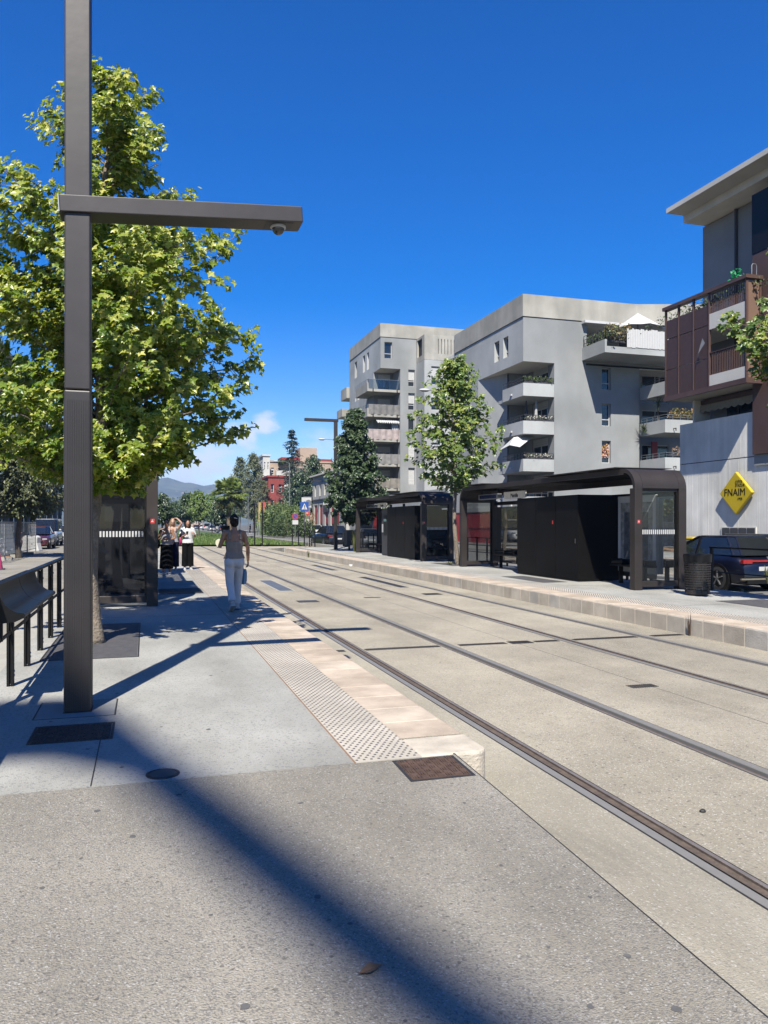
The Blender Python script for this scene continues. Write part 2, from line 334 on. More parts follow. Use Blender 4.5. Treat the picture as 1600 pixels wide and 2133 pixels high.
# ================================================================== ground, tracks, platforms
TZ = -.29
M['land'] = mat('bare_land', (.16, .15, .11), .95, var=.2, scale=.05)
g = G(); g.quad((-9000, -300, -.42), (9000, -300, -.42), (9000, 12000, -.42), (-9000, 12000, -.42)); struct(g.build('ground', M['land']))
GAUGE = [(2.85, 1), (4.285, -1), (6.20, 1), (7.635, -1)]
SEG = [-.079, -.067, 0, .035, .085, .112, .122]
g = G()
spans = []
x = 1.90
for c, s in GAUGE:
    a, b = sorted((c+s*SEG[0], c+s*SEG[-1])); spans.append((x, a)); x = b
spans.append((x, 8.44))
for i, (a, b) in enumerate(spans):
    g.cur = 1 if i == 0 else 0
    if i == 0:
        ys = [-14, -6, 0, 2, 3.2, 4.2, 4.62, 4.9, 65.5]; ze = [-.037*max(0, 4.8-y)-.003 if y < 3.1 else {3.2: -.09, 4.2: -.24, 4.62: TZ}.get(y, TZ) for y in ys]
        for (y0, z0), (y1, z1) in zip(zip(ys, ze), zip(ys[1:], ze[1:])):
            if y0 == 4.9: g.quad((a, y0, TZ), (b, y0, TZ), (b, y1, TZ), (a, y1, TZ)); continue
            n_ = 6
            for q in range(n_):
                f0, f1 = q/n_, (q+1)/n_; e = lambda f: 1-f
                P = lambda f, y, z: (1.951+(b-1.951)*f, y, TZ+(max(z, TZ)-TZ)*e(f))
                g.quad(P(f0, y0, z0), P(f1, y0, z0), P(f1, y1, z1), P(f0, y1, z1))
        continue
    for y0, y1 in ((-14, 20), (20, 65.5)): g.quad((a, y0, TZ), (b, y0, TZ), (b, y1, TZ), (a, y1, TZ))
g.cur = 0
g.quad((8.44, 49, TZ-.004), (12.7, 49, TZ-.004), (12.7, 65.5, TZ-.004), (8.44, 65.5, TZ-.004))
g.quad((-1.7, 47.5, TZ-.004), (2.2, 47.5, TZ-.004), (2.2, 65.5, TZ-.004), (-1.7, 65.5, TZ-.004))
struct(g.build('track_bed', [M['bed'], M['bedside']]))
g = G()
for yy in (27.3, 40.2, 52.6, 58.9): [g.box(a+.01, b-.01, yy-.008, yy+.008, TZ-.002, TZ+.0012) for a, b in spans]
for xx in (5.36,): g.box(xx-.005, xx+.005, -10, 65, TZ-.002, TZ+.001)
struct(g.build('bed_joint', mat('bed_joint', (.16, .145, .12), .9)))
lab = ['near tram rail running beside the left platform edge', 'second tram rail from the left platform', 'third tram rail, second from the right platform', 'tram rail nearest the right platform kerb']
for (c, s), lb in zip(GAUGE, lab):
    t = thing('tram_rail', lb, 'rail', (c, 20, TZ), 'four embedded tram rails')
    def strip(name, m, pts, bev=0):
        g = G()
        for y0, y1 in ((-14, 18), (18, 65.5)):
            for p, q in zip(pts, pts[1:]): g.quad((c+s*p[0], y0, TZ+p[1]), (c+s*q[0], y0, TZ+q[1]), (c+s*q[0], y1, TZ+q[1]), (c+s*p[0], y1, TZ+p[1]))
        return g.build(name, m, t)
    strip('rubber_joint', M['rubber'], [(SEG[0], -.02), (SEG[0], .001), (SEG[1], .001), (SEG[1], -.01)])
    strip('rail_head', M['steel'], [(SEG[1], -.01), (SEG[1], .003), (-.006, .004), (0, -.003), (.002, -.03)])
    strip('groove', M['rubber'], [(.001, -.028), (.004, -.045), (.034, -.045), (.036, -.014)])
    strip('groove_bed', M['rust'], [(.0355, -.013), (.06, -.016), (.084, -.012), (.085, .001)])
    strip('guard_lip', mat('guard_lip_steel', (.33, .29, .265), .5, metal=.3, var=.2, scale=9), [(.0845, .0), (.088, .003), (.110, .003), (.112, -.004)])
    strip('rubber_joint', M['rubber'], [(SEG[5], -.006), (SEG[5]+.002, 0), (SEG[6], .001), (SEG[6], -.02)])
# ---- ramp at the near end of the left platform
g = G(); RS = .037; RY = 4.80
def rz(y): return -RS*max(0, RY-y)
g.quad((-30, -14, rz(-14)), (1.939, -14, rz(-14)), (1.939, RY, 0), (-30, RY, 0))
g.quad((1.95, -14, rz(-14)-.004), (1.95, -14, -1.2), (1.95, RY, -1.2), (1.95, RY, -.004))
struct(g.build('ramp_pavement', M['ramp']))
g = G(); g.quad((1.939, -14, rz(-14)-.002), (1.951, -14, rz(-14)-.002), (1.951, RY+.04, -.002), (1.939, RY+.04, -.002))
g.quad((-30, RY-.008, -.004), (1.28, RY-.008, -.004), (1.28, RY+.012, -.004), (-30, RY+.012, -.004))
struct(g.build('ramp_joint', M['rubber']))
# ---- platforms
def stud(g, x, y, r=.0105, h=.005, n=7):
    a = [(x+r*math.cos(2*math.pi*k/n), y+r*math.sin(2*math.pi*k/n), 0.0005) for k in range(n)]
    b = [(x+.62*r*math.cos(2*math.pi*k/n), y+.62*r*math.sin(2*math.pi*k/n), h) for k in range(n)]
    g.add(a+b, [(k, (k+1) % n, n+(k+1) % n, n+k) for k in range(n)]+[tuple(range(n, 2*n))])
STONES = [mat('edging_stone_%d' % i, c, .75, var=.16, scale=5, streak=1, bump=.25, bscale=50, dirt=1.6, speck=[(90, .9, (.74, .66, .54), .4)]) for i, c in enumerate([(.80, .65, .505), (.72, .585, .45), (.86, .715, .565)])]
FACES = [mat('kerb_block_%d' % i, c, .8, var=.12, scale=3.5, bump=.3, bscale=40, dirt=1.3) for i, c in enumerate([(.84, .74, .61), (.79, .70, .58), (.86, .775, .65), (.79, .73, .65)])]
def platform(name, label_part, x_edge, sgn, x_back, y0, y1, tact_to, skip=0):
    """concrete deck, tactile strip and stone edging; sgn +1: the tracks lie to the right of the edge"""
    root = bpy.data.objects.new(name, None); COL.objects.link(root); root.location = ((x_edge+x_back)/2, (y0+y1)/2, TZ); ORG[root] = Vector(root.location); root['kind'] = 'structure'
    e0, e1 = x_edge-sgn*.485, x_edge; t0, t1 = e0-sgn*.44, e0; 
    a, b = sorted((x_back, t0-sgn*.014))
    g = G(); g.box(a, b, y0, y1, -.45, 0); g.build('deck', M['plat'], root)
    a, b = sorted((t0, t1)); g = G(); g.box(a, b, y0, y1, -.3, .0005); g.build('tactile_strip', M['tactile'], root)
    a2, b2 = sorted((t0-sgn*.014, t0)); g = G(); g.box(a2, b2, y0, y1, -.3, -.001); g.build('terracotta_joint', M['terracotta'], root)
    g = G(); y = y0+.04; r = 0
    while y < min(y1, tact_to):
        n = 9; off = .025 if r % 2 else 0
        for k in range(n): 
            xx = a+.015+off+k*.0485
            if xx < b-.01: stud(g, xx, y, n=7 if y < y0+6 else 5)
        y += .043; r += 1
    o = g.build('tactile_stud', mat('stud_grey', (.16, .15, .14), .4, var=.2, scale=9), root, kind='stuff')
    L = .45; n = int((y1-y0)/L); me = None; rnd = random.Random(4)
    var = []
    for i, sm in enumerate(STONES):
        for j, fm in enumerate(FACES):
            g = G(); a, b = sorted((e0+sgn*.003, e1)); ya, yb = -L/2+.010, L/2-.010
            rr = .03
            prof = [(e0+sgn*.003, -.33), (e0+sgn*.003, 0), (e1-sgn*rr, 0), (e1-sgn*rr*.3, -rr*.3), (e1, -rr), (e1, -.33)]
            vs = [(p[0]-x_edge, yy, p[1]) for yy in (ya, yb) for p in prof]; m = len(prof)
            for k in range(m-1):
                g.cur = 0 if k in (1, 2) else 1
                g.add([vs[k], vs[k+1], vs[m+k+1], vs[m+k]], [(0, 1, 2, 3)])
            g.cur = 0
            g.add(vs[:m], [tuple(range(m))]); g.add(vs[m:], [tuple(range(m))])
            o = g.build('kerb_stone', [sm, fm], loc=(0, 0, 0)); var.append(o.data); bpy.data.objects.remove(o)
    for k in range(skip, n):
        o = bpy.data.objects.new('kerb_stone', rnd.choice(var)); COL.objects.link(o); o.parent = root
        o.location = Vector((x_edge, y0+L/2+k*L, rnd.uniform(-.0015, .0015)))-ORG[root]; ORG[o] = ORG[root]
    g = G(); a, b = sorted((e0+sgn*.01, e1-sgn*.003)); g.box(a, b, y0+.01+skip*L, y0+n*L-.01, -.34, -.034); a, b = sorted((e0+sgn*.01, e1-sgn*.035)); g.box(a, b, y0+.01+skip*L, y0+n*L-.01, -.033, -.0035); g.build('grout', M['grout'], root)
    return root
PL = platform('platform_left', '', 2.20, 1, -1.42, RY+.014, 48.0, 46, 1)
PR = platform('platform_right', '', 8.40, -1, 12.62, 3.2, 49.5, 49)
# near end of left platform: rounded white corner stone
g = G()
arc = [(1.717, RY+.022), (1.95, RY+.022)]+[(2.10+.10*math.sin(a), RY+.122-.10*math.cos(a)) for a in [R(x) for x in range(0, 91, 10)]]+[(2.20, RY+.455), (1.717, RY+.455)]
g.prism(arc, -.34, .001); o = g.build('corner_stone', mat('worn_corner_stone', (.84, .745, .61), .8, var=.12, scale=9, bump=.5, bscale=60, dirt=3), PL, bevel=.02)
# concrete joints, pole base slab
g = G()
g.box(-.305, -.297, RY+.02, 5.84, -.002, .0012)
for (a, b) in (((-.83, 6.57), (-.23, 6.57)), ((-.83, 7.17), (-.23, 7.17))): g.box(a[0], b[0], a[1]-.006, a[1]+.006, -.002, .0012)
for x in (-.83, -.23): g.box(x-.006, x+.006, 6.57, 7.17, -.002, .0012)
for y in (13.4, 20.2, 27, 34, 41): g.box(-1.42, 1.25, y-.006, y+.006, -.002, .0012)
for y in (12.3, 17, 22, 27.6, 33, 40, 46): g.box(9.47, 12.62, y-.006, y+.006, -.002, .0012)
g.build('deck_joint', M['iron'], PL)
g = G(); g.box(-.822, -.238, 6.578, 7.162, -.002, .0022); g.build('pole_base_slab', mat('dull_concrete', (.38, .385, .375), .85, var=.12, scale=4, bump=.3, bscale=90), PL)
# ramps at the far ends
for nm, xa, xb, y in (('far_ramp_left', -1.42, 2.2, 48.0), ('far_ramp_right', 8.4, 12.62, 49.5)):
    g = G(); g.prism([(y, TZ-.1), (y, 0), (y+7, TZ+.004), (y+7, TZ-.1)], xa, xb, 'x'); struct(g.build(nm, M['plat']))
# ---- streets
g = G(); g.quad((12.62, -14, -.30), (21.6, -14, -.30), (21.6, 330, -.30), (12.62, 330, -.30)); struct(g.build('street_right', M['road']))
g = G(); g.box(21.6, 25.4, -14, 330, -.4, -.16); struct(g.build('pavement_right', mat('pavement_asphalt', (.30, .29, .275), .9, var=.1, scale=1, dirt=.3)))
g = G(); g.box(21.45, 21.6, -14, 330, -.4, -.165); struct(g.build('kerb_right', M['pale']))
g = G(); g.quad((-8.2, -14, -.13), (-1.74, -14, -.13), (-1.74, 330, -.13), (-8.2, 330, -.13)); struct(g.build('street_left', M['beigeroad']))
g = G(); g.box(-1.78, -1.42, RY+.1, 65, -.4, -.004); struct(g.build('kerb_left', M['pale']))
g = G(); g.box(-30, -8.2, -14, 330, -.4, -.01); struct(g.build('pavement_left', mat('left_pavement', (.33, .31, .27), .9, var=.1, scale=1, dirt=.3)))
g = G(); g.box(12.55, 12.8, 49.5, 330, -.4, -.02); struct(g.build('kerb_lawn_right', M['pale']))
for y in (60, 63.5, 67, 70.5, 74): pass
# parking bays beside the right street
g = G()
for y in (10, 15.2, 20.6, 26, 31.4, 36.8, 42.2, 47.6, 53): g.box(12.9, 14.9, y-.05, y+.05, -.299, -.295)
struct(g.build('bay_marking', mat('road_paint', (.62, .62, .60), .7, var=.15, scale=8)))
# ---- lawn with the tram line beyond
g = G(); rnd = random.Random(7)
M['lawn'] = mat('lawn_green', (.085, .150, .035), .95, var=.45, scale=.6, bump=.6, bscale=5, speck=[(3, .8, (.14, .19, .05), .5)], dirt=.1)
nx, ny = 28, 90
vs = []
for j in range(ny+1):
    for i in range(nx+1):
        u = i/nx; yy = 65.5-3.2*u+(300-65.5)*((j/ny)**1.6)
        xx = -1.2+u*(13.7)+max(0, (yy-150))*.02*u
        vs.append((xx, yy, -.25+rnd.uniform(0, .05)+.05*math.sin(yy*.21)*math.sin(u*3.1)+(.03 if 0 < i < nx else 0)))
fs = [(j*(nx+1)+i, j*(nx+1)+i+1, (j+1)*(nx+1)+i+1, (j+1)*(nx+1)+i) for j in range(ny) for i in range(nx)]
g.add(vs, fs); struct(g.build('lawn', M['lawn'], smooth=True))
g = G(); g.att = []
for k in range(9000):
    d = rnd.random()**2.2; yy = 62.4+d*70; xx = rnd.uniform(-1.1, 12.4); yy += 3.2*(1-(xx+1.2)/13.7)
    h = rnd.uniform(.06, .2); a = rnd.uniform(0, math.pi); w_ = rnd.uniform(.03, .07); dx, dy = w_*math.cos(a), w_*math.sin(a); lx, ly = rnd.uniform(-.06, .06), rnd.uniform(-.06, .06)
    g.add([(xx-dx, yy-dy, -.17), (xx+dx, yy+dy, -.17), (xx+lx, yy+ly, -.14+h)], [(0, 1, 2)]); g.att.append(rnd.random())
o = g.build('grass', leafmat('grass_blade', [(0, (.05, .10, .02)), (.6, (.11, .18, .04)), (1, (.20, .24, .08))], .3)); o['kind'] = 'stuff'; o['label'] = 'green grass growing on the lawn between the roads'; o['category'] = 'grass'
M['drainbed'] = mat('drain_dirt', (.13, .11, .09), .9, var=.4, scale=14)
# ---- covers, drains and plates set in the ground
def cover(name, lb, cat, x0, x1, y0, y1, z, m, zf=None, pattern=None, frame=None, group=None):
    zf = zf or (lambda y: z); t = thing(name, lb, cat, ((x0+x1)/2, (y0+y1)/2, zf((y0+y1)/2)), group); fw = .022 if frame is None else frame
    def P(x, y, h): return (x, y, zf(y)+h)
    def slab(g, a, b, c, d, h0, h1): g.add([P(a,c,h0),P(b,c,h0),P(b,d,h0),P(a,d,h0),P(a,c,h1),P(b,c,h1),P(b,d,h1),P(a,d,h1)], [(4,5,6,7),(0,1,5,4),(1,2,6,5),(2,3,7,6),(3,0,4,7)])
    g = G(); slab(g, x0+fw, x1-fw, y0+fw, y1-fw, -.02, .005); g.build('plate', m, t)
    g = G()
    for q in ((x0, x1, y0, y0+fw-.004), (x0, x1, y1-fw+.004, y1), (x0, x0+fw-.004, y0+fw, y1-fw), (x1-fw+.004, x1, y0+fw, y1-fw)): slab(g, *q, -.02, .004)
    g.build('frame', M['iron'] if frame is None else M['pale'], t)
    if pattern == 'weave':
        g = G(); n = 7; w_ = (x1-x0-2*fw)/n; h_ = (y1-y0-2*fw)/n
        for i in range(n):
            for j in range(n):
                cx, cy = x0+fw+(i+.5)*w_, y0+fw+(j+.5)*h_
                for q in (-.28, 0, .28):
                    if (i+j) % 2: slab(g, cx-w_*.4, cx+w_*.4, cy+q*h_-h_*.08, cy+q*h_+h_*.08, .004, .012)
                    else: slab(g, cx+q*w_-w_*.08, cx+q*w_+w_*.08, cy-h_*.4, cy+h_*.4, .004, .012)
        g.build('raised_pattern', m, t, kind='stuff')
    if pattern == 'bars':
        g = G(); n = max(2, int((x1-x0)/.03)) if (x1-x0) > (y1-y0) else max(2, int((y1-y0)/.03))
        for i in range(n):
            if (x1-x0) > (y1-y0): a = x0+fw+(i+.5)*(x1-x0-2*fw)/n; slab(g, a-.007, a+.007, y0+fw, y1-fw, .004, .010)
            else: a = y0+fw+(i+.5)*(y1-y0-2*fw)/n; slab(g, x0+fw, x1-fw, a-.007, a+.007, .004, .010)
        g.build('grille', M['iron'], t, kind='stuff')
    return t
cover('access_cover', 'rusty brown patterned cover set beside the platform corner', 'cover', 1.50, 1.915, 4.40, 4.775, 0, M['rustiron'], rz, 'weave')
cover('access_cover', 'black patterned cover in front of the near lamp post', 'cover', -.78, -.22, 5.84, 6.33, 0, M['iron'], None, 'weave')
cover('vent_grating', 'dark grating by the left shelter, near the three women', 'grating', .28, 1.22, 17.5, 18.9, 0, M['dark'], None, 'bars')
cover('vent_grating', 'dark flat plate on right platform before the black cabinet', 'grating', 9.75, 10.45, 18.1, 20.6, 0, M['slab'], None, None)
cover('tree_grate', 'dark slab round the foot of the near left tree', 'tree grate', -1.12, -.07, 9.35, 12.55, 0, M['slab'], None, None)
cover('tree_grate', 'dark slab at right picture edge beyond the litter bin', 'tree grate', 10.66, 11.8, 9.5, 12.85, 0, M['slab'], None, None)
cover('tree_grate', 'dark slab round the slim tree between the two right shelters', 'tree grate', 10.5, 11.6, 26.2, 28.6, 0, M['slab'], None, None)
cover('beacon_plate', 'long grey plate with pale frame between the near rails', 'plate', 3.40, 3.86, 20.9, 25.0, TZ+.001, mat('plate_grey', (.16, .17, .18), .5, var=.15, scale=3), None, None, .05, 'plates between the rails')
cover('beacon_plate', 'long black plate between the far rails opposite the walking woman', 'plate', 6.82, 7.16, 21.0, 25.7, TZ+.001, M['iron'], None, None, .04, 'plates between the rails')
cover('beacon_plate', 'far grey plate between the far rails before the second shelter', 'plate', 6.82, 7.16, 29.5, 33.8, TZ+.001, M['darkgrey'], None, None, .04, 'plates between the rails')
cover('track_box', 'small grey cover between the near rails right of the woman', 'cover', 3.36, 3.84, 17.75, 18.2, TZ+.001, M['darkgrey'])
cover('track_box', 'small dark grille between the far rails opposite the bin', 'cover', 6.78, 7.24, 18.7, 19.1, TZ+.001, M['iron'], None, 'bars')
cover('track_box', 'half buried small grille between the two tracks near right', 'cover', 5.08, 5.46, 7.42, 7.62, TZ-.006, M['rustiron'], None, 'bars')
cover('track_box', 'thin dark plate between the tracks behind the cross drain', 'cover', 5.1, 5.5, 18.4, 18.55, TZ+.001, M['darkgrey'])
cover('track_box', 'thin dark plate between the tracks far beyond the woman', 'cover', 5.1, 5.6, 37.8, 38.1, TZ+.001, M['darkgrey'])
for (a, b, lb) in ((2.48, 2.70, 'short end of the cross drain left of the near rail'), (3.0, 4.13, 'cross drain grating inside the near track'), (4.44, 5.2, 'cross drain grating just right of the near track'), (5.26, 5.62, 'square middle grating of the cross drain between tracks'), (5.68, 6.08, 'cross drain grating just left of the far track'), (6.35, 7.47, 'cross drain grating inside the far track'), (7.76, 8.34, 'last cross drain grating touching the right kerb')):
    sq_ = a == 5.26
    cover('drain_grate', lb, 'drain', a, b, 10.76-(.05 if sq_ else 0), 10.89+(.05 if sq_ else 0), TZ+.001, M['drainbed'], None, 'bars', None, 'cross drain gratings over the tracks')
t = thing('round_cover', 'small round iron cover on the platform boundary line', 'cover', (.10, 4.93, 0))
g = G(); g.lathe((.10, 4.93, 0), [(.10, -.02), (.10, .005), (.085, .008), (.083, .004)], 24); g.build('ring', M['iron'], t, smooth=True)
g = G(); g.lathe((.10, 4.93, 0), [(.080, -.02), (.080, .006), (.03, .007), (.002, .0072)], 24); g.build('lid', M['darkgrey'], t, smooth=True)
# ================================================================== lamp posts
def lamp_post(label, X, Y, sgn, h=7.62, low_arm=False, z0=0):
    t = thing('street_lamp', label, 'lamp post', (X, Y, z0), 'bronze lamp posts of the tram stop'); w_ = .098
    g = G(); g.box(X-w_, X+w_, Y-w_, Y+w_, z0+2.585, z0+h); g.build('pole', M['bronze'], t, bevel=.012)
    g = G(); g.box(X-w_-.002, X+w_+.002, Y-w_-.002, Y+w_+.002, z0, z0+2.578); g.build('sleeve', M['bronze'], t, bevel=.012)
    g = G(); n = 13
    for k in range(n):
        a = -.080+.160*k/(n-1)
        for s in (-1, 1):
            g.box(X+a-.0040, X+a+.0040, Y+s*(w_+.001), Y+s*(w_+.0065), z0+.02, z0+2.5)
            g.box(X+s*(w_+.001), X+s*(w_+.0065), Y+a-.0040, Y+a+.0040, z0+.02, z0+2.5)
    g.build('flute', M['bronze'], t, kind='stuff')
    g = G(); a0 = X-sgn*.14; a1 = X+sgn*1.86; x0, x1 = sorted((a0, a1)); g.box(x0, x1, Y-.115, Y+.115, z0+h-.1, z0+h+.06); o = g.build('lamp_arm', M['bronze'], t, bevel=.01)
    g = G(); xa, xb = sorted((X+sgn*.9, X+sgn*1.75)); g.box(xa, xb, Y-.08, Y+.08, z0+h-.112, z0+h-.101); g.build('light_panel', M['white'], o)
    if low_arm:
        tilt = .066; L = 1.96; c = Vector((X-sgn*.135, Y, 4.055)); d = Vector((sgn*math.cos(tilt), 0, math.sin(tilt))); u = Vector((-sgn*math.sin(tilt), 0, math.cos(tilt)))
        g = G(); m_ = c+d*L/2; g.obox(m_, d*L/2, Vector((0, .12, 0)), u*.068); o = g.build('camera_arm', M['bronze'], t, bevel=.008)
        g = G(); e = c+d*(L-.2)-u*.069; g.obox(e, d*.12, Vector((0, .09, 0)), u*.002); g.build('hatch', M['darkgrey'], o)
        g = G(); g.lathe(e, [(.068, 0), (.068, -.018), (.06, -.022)], 20); g.build('camera_ring', M['white'], o, smooth=True)
        g = G(); g.ell(e-u*.02, (.054, .054, .058), 16, 10); g.build('camera_dome', mat('smoked_dome', (.02, .02, .022), .08, spec=.9), o, smooth='full')
        g = G(); e2 = c+d*.004; g.obox(c-d*.004, d*.004, Vector((0, .121, 0)), u*.069); g.build('end_cap', M['galv'], o)
    g = G(); g.box(X-w_-.01, X+w_+.01, Y-w_-.01, Y+w_+.01, z0-.01, z0+.006); g.build('base_joint', M['iron'], t)
    return t
lamp_post('tall bronze lamp post with a camera arm on the left platform', -.52, 6.83, 1, low_arm=True)
lamp_post('bronze lamp post with one arm behind the far right kerb', 10.75, 45.3, -1)
lamp_post('distant bronze lamp post whose arm shows left of the dark tree', 25.2-.4, 112, -1, 7.7)

# ================================================================== guard rail with perch seat
t = thing('guard_rail', 'black metal guard rail along the back of the left platform', 'railing', (-1.2, 12, 0))
PY = [4.78+1.08*k for k in range(10)]
for y in PY:
    g = G(); g.box(-1.232, -1.208, y-.03, y+.03, 0, .97); g.box(-1.196, -1.172, y-.03, y+.03, 0, .97); g.box(-1.207, -1.197, y-.012, y+.012, .02, .95)
    o = g.build('post', M['black'], t, bevel=.003)
    g = G()
    for z in (.1, .14, .86): g.lathe((-1.202+.031, y, z), [(.011, 0), (.011, .006), (.006, .008)], 8, 'x')
    g.build('bolt', M['galv'], o)
g = G(); g.box(-1.235, -1.165, PY[0]-.2, PY[-1]+.1, .972, 1.004); g.build('top_rail', M['black'], t, bevel=.008)
g = G(); g.tube([(-1.202, PY[0]-.2, .50), (-1.202, PY[-1], .50)], .017, 8); g.build('mid_rail', M['black'], t, smooth=True)
t = thing('perch_seat', 'curved black leaning seat fixed to the left guard rail', 'seat', (-1.1, 8.2, .7))
cv = [(-1.155-.0+.0, 1.0)]+[(-1.155+.19*(k/8)**1.6, 1.0-.225*math.sin(math.pi/2*k/8)**1.0) for k in range(1, 9)]
prof = [(-1.24, 1.006), (-1.155, 1.006)]+[(x+.03*0, z) for x, z in cv[1:]]+[(-.955, .772), (-.945, .757), (-.955, .735), (-1.02, .705), (-1.16, .69), (-1.24, .72)]
for y0, y1 in ((7.05, 8.19), (8.2, 9.34)):
    g = G(); g.prism(prof, y0, y1, 'y'); g.build('seat_shell', M['black'], t, smooth=30)
g = G()
for y in (7.4, 9.1): g.box(-1.23, -1.17, y-.02, y+.02, .5, .72)
g.build('bracket', M['black'], t)

M['cab'] = mat('cabinet_black', (.0055, .005, .005), .5, spec=.14, var=.3, scale=3, streak=4, dirt=1.2)
# ================================================================== tram shelters
def shelter(label, X, Y, mir, L=10.4, w_=1.38, H=2.78, variant=0, detail=True):
    """an upside-down U along the platform: posts, rounded ends and an open louvred roof. mir=+1: track side at low X"""
    t = thing('tram_shelter', label, 'shelter', (X, Y, 0), 'tram stop shelters')
    bx = lambda g, a, b, c, d, e, f: g.box(X+mir*a, X+mir*b, Y+c, Y+d, e, f)
    r = .46; B = M['bronzelit']
    for (a, c) in ((0, 0), (w_-.2, 0), (0, L-.2), (w_-.2, L-.2)):
        g = G(); bx(g, a, a+.2, c, c+.2, 0, H-r-.002); o = g.build('post', B, t, bevel=.006)
    for end in (0, 1):
        yy = lambda d: (d if end == 0 else L-d)
        out = [(yy(r-r*math.cos(a)), H-r+r*math.sin(a)) for a in [R(x) for x in range(0, 91, 9)]]
        inn = [(yy(r-(r-.09)*math.cos(a)), H-r+(r-.09)*math.sin(a)) for a in [R(x) for x in range(90, -1, -9)]]
        for nm, a, b in (('roof_bend', .004, .2), ('roof_bend', .206, w_-.206), ('roof_bend', w_-.2, w_-.004)):
            g = G(); x0, x1 = sorted((X+mir*a, X+mir*b)); g.prism([(Y+p[0], p[1]) for p in out+inn], x0, x1, 'x'); g.build(nm, B, t, smooth=25)
        g = G(); bx(g, .2, w_-.2, *sorted((yy(.03), yy(.17))), .07, .20); g.build('sill_beam', B, t, bevel=.006)
        g = G(); bx(g, .2, w_-.2, *sorted((yy(.05), yy(.15))), H-r-.07, H-r-.002); g.build('head_beam', B, t)
        g = G(); bx(g, .2, .235, *sorted((yy(.06), yy(.13))), .2, H-r-.07); bx(g, w_-.235, w_-.2, *sorted((yy(.06), yy(.13))), .2, H-r-.07); g.build('glazing_bead', M['black'], t)
        g = G(); a = yy(.095); xx0, xx1 = X+mir*.2, X+mir*(w_-.2); g.quad((xx0, Y+a, .2), (xx1, Y+a, .2), (xx1, Y+a, H-r-.07), (xx0, Y+a, H-r-.07)); o = g.build('end_glazing', M['glass'] if end == 0 and not (mir < 0) else M['glassdk'], t)
        g = G(); n = 16
        for k in range(n):
            u = .245+(w_-.49)*(k+.25)/n; v = u+(w_-.49)/n*.55; a2 = a-.004 if end == 0 else a+.004
            g.quad((X+mir*u, Y+a2, 1.27), (X+mir*v, Y+a2, 1.27), (X+mir*v, Y+a2, 1.375), (X+mir*u, Y+a2, 1.375))
        g.build('stripe_band', M['white'], o, kind='stuff')
    # roof: side beams, louvres and thin cover strips
    for a, b, z0, z1 in ((0, .07, H-.13, H), (w_-.1, w_, H-.28, H)):
        g = G(); bx(g, a, b, r, L-r, z0, z1); g.build('roof_beam', B, t, bevel=.005)
    g = G(); bx(g, w_-.09, w_-.03, .2, L-.2, H-.62, H-.50); g.build('rear_beam', M['black'], t)
    n = int((L-2*r)/.125)
    for k in range(n):
        y = r+.05+k*.125; g = G(); g.obox((X+mir*(.07+w_-.1)/2, Y+y, H-.07), (mir*(w_-.17)/2, 0, 0), (0, .006, 0), (0, 0, .050)); g.build('louvre', M['black'], t)
    for k in range(5):
        y0 = r+.1+k*(L-2*r)/5; g = G(); bx(g, -.14, w_+.02, y0, y0+(L-2*r)/5-.05, H+.035, H+.05); 
        if k in (0, 1, 4): g.build('roof_shade_sheet', M['darkgrey'], t)  # sheets over the near bays added to keep sun off the cabinet end
    # sticker on the near post
    g = G(); bx(g, .06, .135, -.004, -.001, 1.515, 1.60); o = g.build('sticker', M['stickred'], t)
    g = G(); bx(g, .08, .12, -.006, -.0045, 1.545, 1.56); bx(g, .092, .104, -.006, -.0045, 1.565, 1.585); g.build('sticker_mark', M['white'], o)
    # technical cabinet with doors
    cy0, cy1 = (2.7, 6.2) if variant == 0 else (1.3, 5.2); cz = 2.27
    g = G(); bx(g, .16, w_-.02, cy0, cy1, .02, cz); cab = g.build('cabinet', M['cab'], t, bevel=.004)
    n = 3
    for k in range(n):
        a = cy0+(cy1-cy0)*k/n+.008; b = cy0+(cy1-cy0)*(k+1)/n-.008; g = G(); bx(g, .145, .159, a, b, .09, cz-.04); dr = g.build('door_panel', M['cab'], cab, bevel=.003)
    g = G(); bx(g, .14, .1445, (cy0+cy1)/2-.45, (cy0+cy1)/2-.40, 1.50, 1.60); g.build('warning_sticker', M['stickred'], cab)
    g = G(); bx(g, .12, .144, cy0+.1, cy0+.13, 1.0, 1.12); g.build('handle', M['iron'], cab)
    if variant == 0:
        # illuminated-poster frame on the back wall by the near end
        g = G(); bx(g, w_-.14, w_-.04, .95, 2.55, .28, 2.22); fr = g.build('poster_frame', M['white'], t, bevel=.01)
        g = G(); bx(g, w_-.146, w_-.141, 1.08, 2.42, .45, 2.05); ps = g.build('poster', M['poster'], fr)
        g = G(); bx(g, w_-.152, w_-.147, 1.25, 2.25, .62, 1.80); g.build('poster_print', M['posterdk'], ps)
        if mir > 0:
            text('19', .30, M['white'], ps, (X+w_-.154, Y+1.9, 1.0), (0, -1, 0), (0, 0, 1), 'poster_number')
        # map board, hanging display and stop name
        g = G(); bx(g, w_-.13, w_-.08, 6.9, 8.35, .95, 2.05); mb = g.build('map_board', M['galv'], t, bevel=.006)
        g = G(); bx(g, w_-.136, w_-.131, 7.0, 8.25, 1.02, 1.98); g.build('map_sheet', M['poster'], mb)
    else:
        g = G(); bx(g, .3, .85, 5.6, 6.6, .02, 2.2); tm = g.build('ticket_machine', M['darkgrey'], t, bevel=.02)
        g = G(); bx(g, .285, .299, 5.75, 6.25, 1.0, 1.9); g.build('machine_panel', M['black'], tm)
        g = G(); bx(g, .275, .284, 5.80, 6.2, 1.62, 1.74); g.build('machine_screen', mat('screen_teal', (.25, .45, .42), .3), tm)
